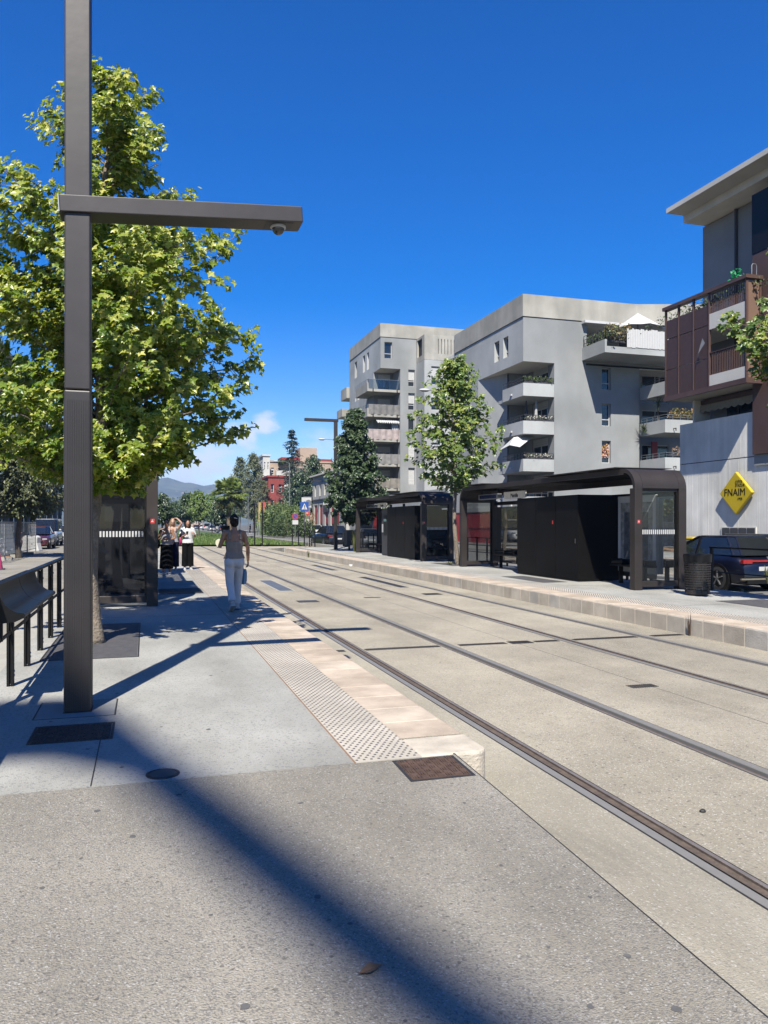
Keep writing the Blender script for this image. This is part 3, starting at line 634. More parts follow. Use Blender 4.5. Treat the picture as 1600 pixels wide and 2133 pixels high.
        g = G(); bx(g, .275, .284, 6.3, 6.5, 1.1, 1.5); g.build('notice', M['white'], tm)
    g = G(); bx(g, .35, .5, 8.0, 9.55, 2.32, 2.50); ds = g.build('display', M['galv'], t, bevel=.008)
    g = G(); bx(g, .343, .349, 8.12, 9.43, 2.355, 2.465); g.build('display_screen', mat('screen_navy', (.012, .015, .06), .2), ds)
    g = G(); bx(g, .40, .44, 6.15, 7.65, 2.30, 2.52); sg = g.build('stop_sign', mat('sign_cream', (.75, .72, .62), .6), t)
    if mir > 0: text('Méridia', .17, M['black'], sg, (X+.397, Y+6.9, 2.395), (0, -1, 0), (0, 0, 1), 'stop_name')
    g = G(); bx(g, .4, .44, 8.1, 8.14, 2.5, 2.7); bx(g, .4, .44, 9.4, 9.44, 2.5, 2.7); bx(g, .41, .43, 6.3, 6.32, 2.52, 2.7); bx(g, .41, .43, 7.5, 7.52, 2.52, 2.7); g.build('hanger', M['black'], t)
    # benches
    for y0, y1 in ((7.2, 9.4), (.9, 2.3)):
        g = G(); bx(g, w_-.55, w_-.15, y0, y1, .44, .49); be = g.build('bench_seat', M['black'], t, bevel=.01)
        g = G()
        for y in (y0+.2, y1-.2): bx(g, w_-.40, w_-.30, y-.03, y+.03, 0, .44)
        g.build('bench_leg', M['black'], be)
        g = G()
        for k in range(4): y = y0+(y1-y0)*k/3; bx(g, w_-.5, w_-.18, y-.015, y+.015, .49, .62)
        g.build('bench_divider', M['black'], be)
    # rear glazing with posts
    g = G()
    for y in (6.3, 8.4): bx(g, w_-.1, w_-.0, y-.05, y+.05, 0, H-.3)
    g.build('rear_post', M['black'], t)
    for (y0, y1) in ((.2, 2.7), (6.4, 8.3), (8.5, 10.2)):
        g = G(); xx = X+mir*(w_-.03); g.quad((xx, Y+y0, .15), (xx, Y+y1, .15), (xx, Y+y1, 2.1), (xx, Y+y0, 2.1)); g.build('rear_glazing', M['glass'], t)
    return t
shelter('near right bronze tram shelter with rounded end and poster', 10.60, 15.4, 1)
shelter('far right dark tram shelter with ticket machine, behind the slim tree', 10.60, 29.75, 1, variant=1)
s3 = shelter('dark tram shelter on the left platform behind the near tree', .22, 15.0, -1)
# information screen behind the left shelter's dark end glazing
g = G(); g.box(-.95, -.05, 15.35, 15.42, .5, 2.2); ip = g.build('information_panel', M['black'], s3)
g = G(); g.box(-.72, -.30, 15.342, 15.348, 1.55, 1.95); g.build('notice', M['darkgrey'], ip)
g = G(); g.lathe((-.51, 15.34, 2.06), [(.075, 0), (.075, .006), (.066, .006), (.066, 0)], 24, 'y'); g.build('info_ring', M['galv'], ip, smooth=True)
text('i', .11, M['galv'], ip, (-.51, 15.338, 2.06), (1, 0, 0), (0, 0, 1), 'info_mark', shear=.2, bold=.003)

# ================================================================== litter bin and small railings on the right platform
bX, bY = 11.35, 14.15
bb = pt(1453, 1240, Z=0); bX, bY = bb.x, bb.y
t = thing('litter_bin', 'round slatted dark litter bin beside the near right shelter', 'bin', (bX, bY, 0))
g = G(); g.lathe((bX, bY, 0), [(.21, .03), (.235, .03), (.24, .11), (.235, .12)], 28); g.build('base_ring', M['bronzelit'], t, smooth=True)
for k in range(11):
    z = .15+k*.050; g = G(); g.lathe((bX, bY, 0), [(.228+k*.0016, z), (.252+k*.0016, z), (.252+k*.0016, z+.026), (.228+k*.0016, z+.026), (.228+k*.0016, z)], 28); g.build('hoop', M['bronzelit'], t, smooth=30)
g = G()
for k in range(10):
    a = 2*math.pi*k/10; c, s = math.cos(a), math.sin(a); g.bar((bX+.236*c, bY+.236*s, .05), (bX+.25*c, bY+.25*s, .86), .018)
g.build('upright', M['bronzelit'], t)
g = G(); g.lathe((bX, bY, 0), [(.20, .70), (.275, .70), (.285, .86), (.27, .875), (.16, .875), (.15, .80)], 28); g.build('rim', M['black'], t, smooth=30)
g = G(); g.lathe((bX, bY, 0), [(.17, .05), (.20, .75), (.19, .76)], 20); g.build('liner_bag', mat('clear_bag', (.42, .46, .38), .25, var=.6, scale=9, bump=.8, bscale=14), t, smooth=True)

def rail_run(label, x, y0, y1, step, h=.95, z=0, group='short railings along the right platform'):
    t = thing('platform_railing', label, 'railing', (x, (y0+y1)/2, z), group); n = int(round((y1-y0)/step))
    for k in range(n+1):
        y = y0+k*(y1-y0)/n; g = G(); g.box(x-.025, x+.025, y-.03, y+.03, z, z+h); g.build('post', M['black'], t)
    g = G(); g.box(x-.03, x+.03, y0-.05, y1+.05, z+h+.002, z+h+.04); g.build('top_rail', M['black'], t)
    g = G(); g.tube([(x, y0, z+.42), (x, y1, z+.42)], .015, 6); g.build('mid_rail', M['black'], t)
rail_run('black railing at right edge in front of the blue car', 12.35, 9.2, 15.0, 2.05)
rail_run('black railing behind the near right shelter', 12.35, 16.2, 25.6, 1.05)
rail_run('black railing between the two right shelters', 12.35, 26.4, 29.2, 1.05)
rail_run('black railing behind the far right shelter', 12.35, 30.4, 40.1, 1.05)
rail_run('black railing at the far end of the right platform', 12.3, 41.5, 49.3, 1.1)
# ================================================================== trees and plants
LOBE = [(-58, .58), (-26, .44), (14, .88), (50, .52), (90, 1.0), (130, .52), (166, .88), (206, .44), (238, .58), (270, .30)]
STAR = [(math.cos(R(a))*r, math.sin(R(a))*r) for a, r in LOBE]
OVAL = [(0, -.55), (.38, 0), (0, .75), (-.38, 0)]
def leaf_geom(g, c, tip, nrm, s, shape, fold=.12):
    tip = tip.normalized(); nrm = (nrm-tip*nrm.dot(tip)).normalized(); sd = tip.cross(nrm); n = len(shape)
    if shape is STAR:
        vs = [c-nrm*s*fold]+[c+(sd*x+tip*y)*s+nrm*s*fold*(.35 if i % 2 else -.5)*(1 if y < .9 else 1.6) for i, (x, y) in enumerate(shape)]
        g.add(vs, [(0, 1+i, 1+(i+1) % n) for i in range(n)]); g.att += [g.tone]*n
    else:
        vs = [c+(sd*x+tip*y)*s for x, y in shape]; vs[1] = vs[1]+nrm*s*.12; vs[3] = vs[3]+nrm*s*.12
        g.add(vs, [(0, 1, 2), (0, 2, 3)]); g.att += [g.tone]*2
def rv(rnd): 
    while True:
        v = Vector((rnd.uniform(-1, 1), rnd.uniform(-1, 1), rnd.uniform(-1, 1)))
        if .05 < v.length < 1: return v
def interp(prof, z):
    for (a, b), (c, d) in zip(prof, prof[1:]):
        if a <= z <= c: return b+(d-b)*(z-a)/(c-a)
    return 0
def tree(name, label, base, prof, nb, per_twig, s, leafm, barkm, seed, trunk_r=.1, shape=STAR, lean=(0, 0), group=None, parts=0, twigs=6, droop=.8, clear=.9, upsweep=.35, ctr=(0, 0), thin=None):
    """prof: [(height, crown radius), ...]; branches leave the leader, twigs leave the branches, leaves sit along the twigs"""
    rnd = random.Random(seed); bx, by, bz = base; t = thing(name, label, 'tree', base, group)
    ztop = prof[-1][0]; zlow = prof[0][0]
    def leader(z): f = z/ztop; return Vector((bx+lean[0]*f+ctr[0]*f*f+.06*math.sin(z*1.7+seed), by+lean[1]*f+ctr[1]*f*f+.06*math.cos(z*1.3+seed), bz+z))
    g = G(); zz = [0, .08, .3, .8]+[ .8+(ztop*.97-.8)*k/12 for k in range(1, 13)]
    g.tube([leader(z) if z > .01 else leader(z)+Vector((0, 0, -.05)) for z in zz], [trunk_r*(1.35 if z < .05 else 1.12 if z < .2 else 1)*(1-.92*z/ztop)+.004 for z in zz], 12)
    tr = g.build('trunk', barkm, t, smooth='full')
    gl = G(); gl.att = []; gb = G(); LV = []
    for i in range(nb):
        u = (i+.5)/nb; z = zlow+(ztop-zlow)*(u**.92)*.98; r = interp(prof, z)*rnd.choice((.55, .8, .92, 1, 1.06))
        if r < .08: r = .08
        if thin and z > thin and rnd.random() < .52*min(1, (z-thin)/.9): continue
        az = i*2.39996+rnd.uniform(-.4, .4); d = Vector((math.cos(az), math.sin(az), 0)); z0 = max(zlow*clear, z-r*upsweep-.1)
        p0 = leader(z0); up = z-z0+rnd.uniform(-.1, .15)*r; pts = []
        for k in range(6):
            f = k/5; pts.append(p0+d*r*f+Vector((0, 0, up*(f**.8) if droop < 1 else up*f-.2*r*f*f))+rv(rnd)*.05*r*f)
        gb.tube(pts, [max(.003, (.011+.012*(1-u))*(trunk_r/.1)*(1-.85*k/5)) for k in range(6)], 5, cap=False)
        for q in range(twigs):
            f = .16+.84*(q+rnd.random())/twigs; k = min(4, int(f*5)); b0 = pts[k].lerp(pts[k+1], f*5-k) if k < 5 else pts[5]
            td = (d*rnd.uniform(.1, .9)+rv(rnd)*.9+Vector((0, 0, .25))).normalized(); tl = rnd.uniform(.16, .40)*(.5+.32*r)*(s/.1)**.5
            e = b0+td*tl; gb.tube([b0, b0.lerp(e, .5)+rv(rnd)*.02, e], [.006, .004, .002], 4, cap=False)
            for j in range(per_twig if not (thin and z > thin+.3) else int(per_twig*.55)):
                ff = rnd.uniform(.1, 1.1); c = b0.lerp(e, ff)+rv(rnd)*s*1.5
                tip = (td*.5+d*.35+Vector((0, 0, -droop))+rv(rnd)*.75); nrm = Vector((-.25, -.6, .75))+d*.35+rv(rnd)*.75
                LV.append((c, tip, nrm, s*rnd.uniform(.6, 1.2), min(1, max(0, rnd.gauss(.5, .24)+(.08 if z > ztop*.5 else 0)))))
    if parts: LV.sort(key=lambda q: (q[0]-Vector((0, 0, CZ))).length)
    for c, tip, nrm, ss, tone in LV[parts:]:
        gl.tone = tone; leaf_geom(gl, c, tip, nrm, ss, shape)
    cr = gl.build('crown', leafm, t, kind='stuff'); 
    gb.build('limb', barkm, t, kind='stuff', smooth='full')
    if parts:
        vs_ = []
        for k in range(8):
            g = G(); g.att = []; g.tone = k/7; leaf_geom(g, Vector((0, 0, 0)), Vector((0, 1, 0)), Vector((0, 0, 1)), 1, shape); o = g.build('leaf', leafm, loc=(0, 0, 0)); vs_.append(o.data); bpy.data.objects.remove(o)
        for c, tip, nrm, ss, tone in LV[:parts]:
            tip = tip.normalized(); nrm = (nrm-tip*nrm.dot(tip)).normalized(); sd = tip.cross(nrm)
            o = bpy.data.objects.new('leaf', vs_[min(7, int(tone*8))]); COL.objects.link(o); o.parent = cr; ORG[o] = ORG[t]
            m_ = Matrix((sd*ss, tip*ss, nrm*ss)).transposed().to_4x4(); m_.translation = c-ORG[t]; o.matrix_local = m_
    return t
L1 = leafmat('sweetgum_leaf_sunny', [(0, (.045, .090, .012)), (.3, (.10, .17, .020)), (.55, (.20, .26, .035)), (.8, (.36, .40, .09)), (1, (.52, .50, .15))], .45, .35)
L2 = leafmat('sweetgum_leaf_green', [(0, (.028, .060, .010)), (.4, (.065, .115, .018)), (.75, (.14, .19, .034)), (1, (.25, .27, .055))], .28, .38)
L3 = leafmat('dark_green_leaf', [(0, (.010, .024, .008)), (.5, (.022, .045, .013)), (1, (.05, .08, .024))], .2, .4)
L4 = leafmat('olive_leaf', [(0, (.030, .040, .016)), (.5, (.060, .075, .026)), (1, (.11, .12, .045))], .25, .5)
L5 = leafmat('fresh_green_leaf', [(0, (.040, .08, .015)), (.5, (.075, .13, .025)), (1, (.14, .19, .04))], .3, .5)
P1 = [(2.12, .6), (2.5, 1.45), (3.0, 2.0), (3.5, 1.78), (4.4, 1.68), (5.2, 1.66), (5.8, 1.32), (6.3, .95), (6.9, .55), (7.5, .12)]
GT = 'young sweetgum trees of the tram stop'
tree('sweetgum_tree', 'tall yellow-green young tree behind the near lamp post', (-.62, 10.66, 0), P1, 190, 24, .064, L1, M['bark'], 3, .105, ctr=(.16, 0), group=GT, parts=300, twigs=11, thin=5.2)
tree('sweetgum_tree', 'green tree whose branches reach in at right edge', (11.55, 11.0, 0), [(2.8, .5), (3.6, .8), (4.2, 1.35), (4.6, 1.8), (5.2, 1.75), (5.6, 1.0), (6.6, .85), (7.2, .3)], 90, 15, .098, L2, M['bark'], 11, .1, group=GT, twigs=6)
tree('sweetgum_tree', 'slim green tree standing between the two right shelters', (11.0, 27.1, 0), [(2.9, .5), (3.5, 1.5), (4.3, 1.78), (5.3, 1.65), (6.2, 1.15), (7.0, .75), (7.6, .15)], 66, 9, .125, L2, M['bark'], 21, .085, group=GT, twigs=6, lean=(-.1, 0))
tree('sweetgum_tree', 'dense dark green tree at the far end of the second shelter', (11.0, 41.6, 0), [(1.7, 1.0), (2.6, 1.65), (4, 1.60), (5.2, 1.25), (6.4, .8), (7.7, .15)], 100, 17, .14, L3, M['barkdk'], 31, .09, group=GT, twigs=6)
def at(px, D, Z=-.13):
    a = (px-800)/F; return Vector((D*(ST+a*CT), D*(CT-a*ST), Z))
def broad(name, label, px, D, ytop, hwpx, ylow, lm, seed, nb=42, pt_=7, s=None, columnar=False, trunk=None, group='trees along the avenue', z=-.13, twigs=5):
    b = at(px, D, z); zt = CZ+(HY-ytop)/F*D-z; zl = max(.6, CZ+(HY-ylow)/F*D-z); w_ = hwpx/F*D; hh = zt-zl
    prof = [(zl, w_*.45), (zl+hh*.18, w_*.9), (zl+hh*.45, w_), (zl+hh*.7, w_*.8), (zl+hh*.9, w_*.42), (zt, .1)] if not columnar else [(zl, w_*.5), (zl+hh*.15, w_*.95), (zl+hh*.6, w_), (zl+hh*.85, w_*.6), (zt, .1)]
    return tree(name, label, (b.x, b.y, z), prof, int(nb*1.5), int(pt_*1.6), s or w_*.125, lm, M['barkdk'], seed, trunk or max(.08, w_*.05), OVAL, group=group, twigs=twigs)
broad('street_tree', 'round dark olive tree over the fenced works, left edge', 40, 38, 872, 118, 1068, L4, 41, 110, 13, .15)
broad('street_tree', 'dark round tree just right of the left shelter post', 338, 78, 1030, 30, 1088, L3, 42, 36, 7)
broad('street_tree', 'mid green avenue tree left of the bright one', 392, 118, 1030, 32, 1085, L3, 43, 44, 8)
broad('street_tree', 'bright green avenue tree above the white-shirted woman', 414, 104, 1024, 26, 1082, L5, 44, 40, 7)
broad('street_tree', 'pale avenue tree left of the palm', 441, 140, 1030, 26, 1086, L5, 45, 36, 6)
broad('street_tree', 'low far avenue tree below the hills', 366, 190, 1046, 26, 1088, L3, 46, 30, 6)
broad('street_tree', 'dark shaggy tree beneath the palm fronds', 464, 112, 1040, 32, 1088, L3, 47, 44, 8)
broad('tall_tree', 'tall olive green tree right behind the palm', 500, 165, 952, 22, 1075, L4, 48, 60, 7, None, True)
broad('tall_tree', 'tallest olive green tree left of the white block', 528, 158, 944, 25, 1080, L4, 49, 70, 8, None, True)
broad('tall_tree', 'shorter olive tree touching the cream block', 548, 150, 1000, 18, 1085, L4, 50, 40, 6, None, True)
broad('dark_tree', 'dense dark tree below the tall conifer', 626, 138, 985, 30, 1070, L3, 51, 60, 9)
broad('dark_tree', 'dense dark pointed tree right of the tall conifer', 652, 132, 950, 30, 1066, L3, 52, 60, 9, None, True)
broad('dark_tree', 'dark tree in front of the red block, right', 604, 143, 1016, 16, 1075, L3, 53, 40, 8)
# conifer: tiers of drooping boughs
def conifer(label, px, D, ytop, ylow, hwpx, seed):
    b = at(px, D); zt = CZ+(HY-ytop)/F*D; zl = CZ+(HY-ylow)/F*D; w_ = hwpx/F*D; rnd = random.Random(seed); t = thing('conifer', label, 'tree', b)
    g = G(); g.tube([b, (b.x, b.y, zt*.5), (b.x, b.y, zt)], [.32, .2, .03], 8); g.build('trunk', M['barkdk'], t, smooth='full')
    g = G(); g.att = []; gb = G()
    n = 24
    for i in range(n):
        u = (i+rnd.uniform(-.3, .3))/n; z = zl+(zt-zl)*u; r = w_*(1-u)**.8*rnd.uniform(.75, 1.1)+.25
        for k in range(9):
            az = rnd.uniform(0, 6.283); d = Vector((math.cos(az), math.sin(az), 0)); e = Vector((b.x, b.y, z))+d*r*rnd.uniform(.7, 1.05)+Vector((0, 0, -.12*r+rnd.uniform(-.1, .2)))
            c0 = Vector((b.x, b.y, z+.2)); gb.tube([c0, c0.lerp(e, .5)+Vector((0, 0, .05*r)), e], [.04, .025, .01], 4, cap=False)
            for q in range(11):
                f = rnd.uniform(.2, 1.02); c = c0.lerp(e, f)+rv(rnd)*.28+Vector((0, 0, -.08)); g.tone = rnd.random(); leaf_geom(g, c, d+rv(rnd)*.6+Vector((0, 0, -.3)), Vector((0, 0, 1))+rv(rnd)*.5, .36*rnd.uniform(.7, 1.3), OVAL)
    g.build('foliage', leafmat('conifer_needles', [(0, (.010, .022, .014)), (.6, (.026, .048, .028)), (1, (.05, .078, .045))], .1, .6), t, kind='stuff'); gb.build('bough', M['barkdk'], t, kind='stuff')
conifer('tall dark conifer rising before the cream block', 608, 146, 892, 1056, 50, 5)
# palm with fan fronds and hanging dead ones
b = at(478, 92, -.2); t = thing('palm_tree', 'shaggy fan palm standing on the lawn', 'palm', b); rnd = random.Random(9)
ct = Vector((b.x, b.y, CZ+(HY-1026)/F*92))
g = G(); pts = [b+(ct-b)*k/10+Vector((.08*math.sin(k), .05*math.cos(k), 0)) for k in range(11)]; g.tube(pts, [.30-.06*k/10+(.03 if k % 2 else 0) for k in range(11)], 10); g.build('trunk', mat('palm_trunk', (.22, .17, .12), .95, var=.4, scale=3, bump=.8, bscale=8), t, smooth=True)
g = G(); g.att = []; gs = G()
for i in range(92):
    el = rnd.uniform(-1.1, 1.45); az = rnd.uniform(0, 6.283); d = Vector((math.cos(az)*math.cos(el), math.sin(az)*math.cos(el), math.sin(el))); L = rnd.uniform(.9, 1.5)
    e = ct+d*L+Vector((0, 0, -.12)); gs.tube([ct, ct.lerp(e, .6)+Vector((0, 0, .06)), e], [.03, .02, .012], 4, cap=False); side = d.cross(Vector((0, 0, 1))).normalized(); up = side.cross(d)
    for k in range(15):
        a = (k-7)/7*1.25; ld = (d*math.cos(a)+side*math.sin(a)+up*rnd.uniform(-.15, .1)).normalized(); ll = rnd.uniform(.75, 1.15); tp = e+ld*ll+Vector((0, 0, -.28*ll)); wd = ld.cross(up).normalized()*.05
        md = e+ld*ll*.6+Vector((0, 0, -.02)); g.add([e, md+wd, tp, md-wd], [(0, 1, 2), (0, 2, 3)]); tn = rnd.uniform(.35, 1) if el > -.3 else rnd.uniform(0, .4); g.att += [tn, tn]
g.build('frond', leafmat('palm_leaf', [(0, (.10, .09, .04)), (.35, (.07, .11, .03)), (.7, (.17, .23, .06)), (1, (.36, .42, .13))], .25, .4), t, kind='stuff'); gs.build('stalk', mat('palm_stalk', (.16, .17, .06), .7), t, kind='stuff')
# reeds and hedge
def bush(name, label, px, D, ytop, hwpx, lm, seed, n=1500, s=.12, blades=False, ylow=1112, cat='bush', group=None, base=None, top=None, r=None):
    rnd = random.Random(seed); b = base or at(px, D, -.1); zt = top or CZ+(HY-ytop)/F*D; w_ = r or hwpx/F*D; t = thing(name, label, cat, b, group)
    g = G(); g.att = []
    if blades:
        for i in range(n):
            x = b.x+rnd.gauss(0, w_*.5); y = b.y+rnd.gauss(0, w_*.4); h = (zt-b.z)*rnd.uniform(.55, 1.05); l = Vector((rnd.uniform(-.5, .5), rnd.uniform(-.5, .5), 0)); w2 = .05; g.tone = rnd.random()
            p = Vector((x, y, b.z)); m_ = p+Vector((0, 0, h*.6))+l*.3; e = p+Vector((0, 0, h))+l; a = rnd.uniform(0, 6.28); q = Vector((math.cos(a)*w2, math.sin(a)*w2, 0)); g.add([p-q, p+q, m_+q, m_-q, e], [(0, 1, 2, 3), (3, 2, 4)]); g.att += [g.tone]*2
            for k in range(3):
                c = p.lerp(e, rnd.uniform(.4, .95)); leaf_geom(g, c, Vector((rnd.uniform(-1, 1), rnd.uniform(-1, 1), -.3)), rv(rnd), .35, OVAL)
    else:
        lumps = [(b+Vector((rnd.uniform(-.7, .7)*w_, rnd.uniform(-.5, .5)*w_, 0)), rnd.uniform(.5, .8)*w_, rnd.uniform(.75, 1)) for _ in range(6)]
        for i in range(n):
            c, lr, lh = rnd.choice(lumps); v = rv(rnd).normalized(); v.z = abs(v.z); rr = rnd.uniform(.7, 1.05); p = c+Vector((v.x*lr*rr, v.y*lr*rr, v.z*(zt-b.z)*lh*rr)); g.tone = rnd.random(); leaf_geom(g, p, v+rv(rnd)+Vector((0, 0, -.3)), v+rv(rnd)*.6, s*rnd.uniform(.7, 1.3), OVAL)
        gs = G()
        for k in range(7): gs.tube([b+rv(rnd)*.1*w_, b+Vector((rnd.uniform(-.5, .5)*w_, rnd.uniform(-.4, .4)*w_, (zt-b.z)*.7))], [.03, .01], 5)
        gs.build('stem', M['barkdk'], t, kind='stuff')
    g.build('foliage', lm, t, kind='stuff'); return t
LR = leafmat('reed_leaf', [(0, (.06, .10, .035)), (.5, (.11, .165, .06)), (1, (.20, .24, .10))], .3, .6)
bush('reed_clump', 'tall pale green reed thicket in front of the red block', 580, 112, 1046, 30, LR, 61, 900, blades=True, cat='reeds')
bush('reed_clump', 'right half of the reed thicket beside the zebra crossing sign', 612, 110, 1052, 20, LR, 62, 600, blades=True, cat='reeds')
for i, (px, D, yt, hw, lb) in enumerate(((566, 104, 1082, 20, 'left end bush of the dark hedge by the road'), (592, 102, 1078, 22, 'middle bush of the dark hedge by the road'), (617, 100, 1070, 24, 'tallest bush of the dark hedge, by the parking sign'), (640, 100, 1080, 16, 'right end bush of the dark hedge behind the white car'))):
    bush('hedge_bush', lb, px, D, yt, hw, leafmat('hedge_leaf_%d' % i, [(0, (.018, .034, .010)), (.6, (.045, .075, .018)), (1, (.09, .12, .03))], .2, .5), 70+i, 1300, .16, group='dark hedge bushes by the road')
bush('orange_bush', 'orange flowering bush left of the grey shop building', 648, 108, 1058, 12, leafmat('orange_leaf', [(0, (.16, .10, .03)), (1, (.36, .19, .06))], .3), 81, 600, .12)
# weeds by the kerbs
def weed(label, x, y, z, h, n, seed, lm, spread=.12):
    rnd = random.Random(seed); g = G(); g.att = []
    for i in range(n):
        a = rnd.uniform(0, 6.28); e = Vector((x+math.cos(a)*rnd.uniform(0, spread), y+math.sin(a)*rnd.uniform(0, spread), z+h*rnd.uniform(.4, 1))); q = Vector((-math.sin(a), math.cos(a), 0))*.008; p = Vector((x, y, z))+rv(rnd)*.02; m_ = p.lerp(e, .55)+Vector((0, 0, h*.12)); g.tone = rnd.random()
        g.add([p-q, p+q, m_+q, m_-q, e], [(0, 1, 2, 3), (3, 2, 4)]); g.att += [g.tone]*2
    o = g.build('weed', lm); tag(o, label, 'weed')
LW = leafmat('weed_leaf', [(0, (.06, .06, .02)), (.5, (.10, .13, .03)), (1, (.24, .21, .09))], .3, .6); LD = leafmat('dry_weed', [(0, (.05, .03, .02)), (1, (.12, .08, .05))], .1, .8)
p = pt(1432, 1320, X=8.32); weed('dark dry twig weed growing at the right kerb', 8.36, p.y, TZ, .42, 9, 1, LD, .10)
weed('dry tuft at the foot of the far right kerb', 8.34, 41.5, TZ, .5, 26, 2, LW, .22)
p = pt(936, 1174, X=10.7); weed('low green tuft at the foot of the slim tree', 10.75, p.y, 0, .16, 60, 3, LW, .45)
p = pt(1553, 1243, Z=-.1); weed('dark spiky grass tuft behind the railing at right', p.x, p.y, -.1, .22, 40, 4, leafmat('dark_grass', [(0, (.02, .03, .01)), (1, (.06, .08, .03))], .1), .28)
p = pt(728, 1146, X=10.6); weed('shaggy ochre weed at the far post of second shelter', 10.8, 41.2, 0, 1.6, 90, 6, LW, .35)
p = pt(1596, 1215, Z=0); weed('green shoots at the right edge by the tree slab', p.x+.05, p.y, 0, .5, 60, 8, LW, .18)
# a fallen leaf and litter
g = G(); c = pt(772, 2036, Z=-.1); leaf_ = [(c.x-.05, c.y-.012, 0), (c.x-.01, c.y-.03, .01), (c.x+.05, c.y+.01, .004), (c.x+.0, c.y+.025, .012)]; g.add([(x, y, rz(y)+.006+z) for x, y, z in leaf_], [(0, 1, 2, 3)]); tag(g.build('fallen_leaf', mat('dry_leaf', (.30, .17, .08), .8, var=.3, scale=30)), 'single dry brown leaf lying on the ramp', 'leaf')
g = G(); c = pt(1464, 1692, Z=TZ); g.ell((c.x, c.y, TZ+.008), (.022, .018, .012), 7, 5); tag(g.build('pebble', M['iron']), 'small dark lump lying between the near rails', 'pebble')
g = G(); c = pt(732, 1178, X=8.25); g.add([(8.2, c.y-.1, TZ+.01), (8.32, c.y, TZ+.09), (8.25, c.y+.16, TZ+.02), (8.15, c.y+.05, TZ+.10)], [(0, 1, 2), (0, 2, 3), (0, 3, 1)]); tag(g.build('paper_scrap', M['white']), 'white paper scrap at the foot of the right kerb', 'litter')
# gum and stains trodden into the paving
g = G(); rnd = random.Random(17)
for k in range(90):
    if k < 55: x, y = rnd.uniform(-2.2, 1.9), rnd.uniform(1.4, 4.7); z = rz(y)+.0015
    else: x, y = rnd.uniform(-1.1, 1.2), rnd.uniform(4.9, 16); z = .0015
    r = rnd.uniform(.006, .019); n = 9; a0 = rnd.random()*6
    g.add([(x+r*math.cos(a0+6.283*i/n)*rnd.uniform(.7, 1.2), y+r*math.sin(a0+6.283*i/n)*rnd.uniform(.7, 1.2), z+(0)) for i in range(n)], [tuple(range(n))])
o = g.build('gum_stain', mat('trodden_gum', (.16, .155, .15), .8, var=.2, scale=30)); o['kind'] = 'stuff'; o['label'] = 'dark trodden gum spots on the paving'; o['category'] = 'stain'
# ================================================================== buildings
def win(parent, axis, c, u0, u1, z0, z1, depth=.2, mull=0, shutter=0, frame=.06, name='window', curtain=False, fm=None):
    """a window set back in its opening: frame, pane, optional roller shutter (fraction of height)"""
    fm = fm or M['white']; d = c+depth
    bxx = (lambda g, a, b, e, f, p, q: g.box(p, q, a, b, e, f)) if axis == 'x' else (lambda g, a, b, e, f, p, q: g.box(a, b, p, q, e, f))
    g = G(); p, q = d-.05, d+.02
    for r_ in ((u0, u1, z0, z0+frame), (u0, u1, z1-frame, z1), (u0, u0+frame, z0+frame, z1-frame), (u1-frame, u1, z0+frame, z1-frame)): bxx(g, *r_, p, q)
    for k in range(mull): m_ = u0+(u1-u0)*(k+1)/(mull+1); bxx(g, m_-frame/2, m_+frame/2, z0+frame, z1-frame, p, q)
    if mull == 0 and z1-z0 > 1.2 and u1-u0 < 1.5: bxx(g, u0+frame, u1-frame, z0+(z1-z0)*.3-frame/2, z0+(z1-z0)*.3+frame/2, p, q)
    f = g.build(name, fm, parent)
    g = G(); bxx(g, u0+frame, u1-frame, z0+frame, z1-frame, d+.0, d+.012); g.build('pane', M['pane'], f)
    if shutter:
        g = G(); zt = z1-frame; zb = z1-(z1-z0)*shutter; n = max(2, int((zt-zb)/.12))
        for k in range(n): bxx(g, u0+frame, u1-frame, zb+(zt-zb)*k/n, zb+(zt-zb)*(k+.9)/n, d-.045, d-.02)
        g.build('shutter', M['white'], f, kind='stuff')
    if curtain:
        g = G(); bxx(g, u0+frame+.05, u0+(u1-u0)*.5, z0+frame, z1-frame, d+.05, d+.06); g.build('curtain', M['curtain'], f)
    return f
def part(name, m, parent, *boxes, bevel=0):
    g = G()
    for b in boxes: g.box(*b)
    return g.build(name, m, parent, bevel=bevel)
def railing(parent, pts, z0, z1, m, step=.5, name='railing', mid=2):
    g = G()
    for (a, b) in zip(pts, pts[1:]):
        a = Vector((*a, 0)); b = Vector((*b, 0)); L = (b-a).length; n = max(1, int(L/step))
        for k in range(n+1): p = a.lerp(b, k/n); g.bar((p.x, p.y, z0), (p.x, p.y, z1), .03)
        for j in range(mid+1): z = z0+(z1-z0)*(j+1)/(mid+1); g.bar((a.x, a.y, z), (b.x, b.y, z), .03)
    return g.build(name, m, parent, kind='stuff')
def planter(label, x0, x1, y, z, h, lm, seed, n=500, s=.1, dy=.25, name='balcony_plant', pots=True, cat='plants', group='plants on the balconies'):
    rnd = random.Random(seed); t = thing(name, label, cat, ((x0+x1)/2, y, z), group)
    if pots: part('planter', M['darkgrey'], t, (x0, x1, y-.1, y+.1, z, z+.18))
    g = G(); g.att = []
    for i in range(n):
        u = rnd.random(); c = Vector((x0+(x1-x0)*u, y+rnd.gauss(0, dy*.5), z+.15+h*(rnd.random()**.8)*(.55+.45*math.sin(u*17+seed)**2))); g.tone = rnd.random(); leaf_geom(g, c, rv(rnd)+Vector((0, 0, .2)), rv(rnd)+Vector((0, -.5, .5)), s*rnd.uniform(.6, 1.3), OVAL)
    g.build('foliage', lm, t, kind='stuff'); return t
LB1 = leafmat('balcony_green', [(0, (.02, .04, .012)), (.6, (.05, .08, .02)), (1, (.12, .15, .05))], .2, .5)
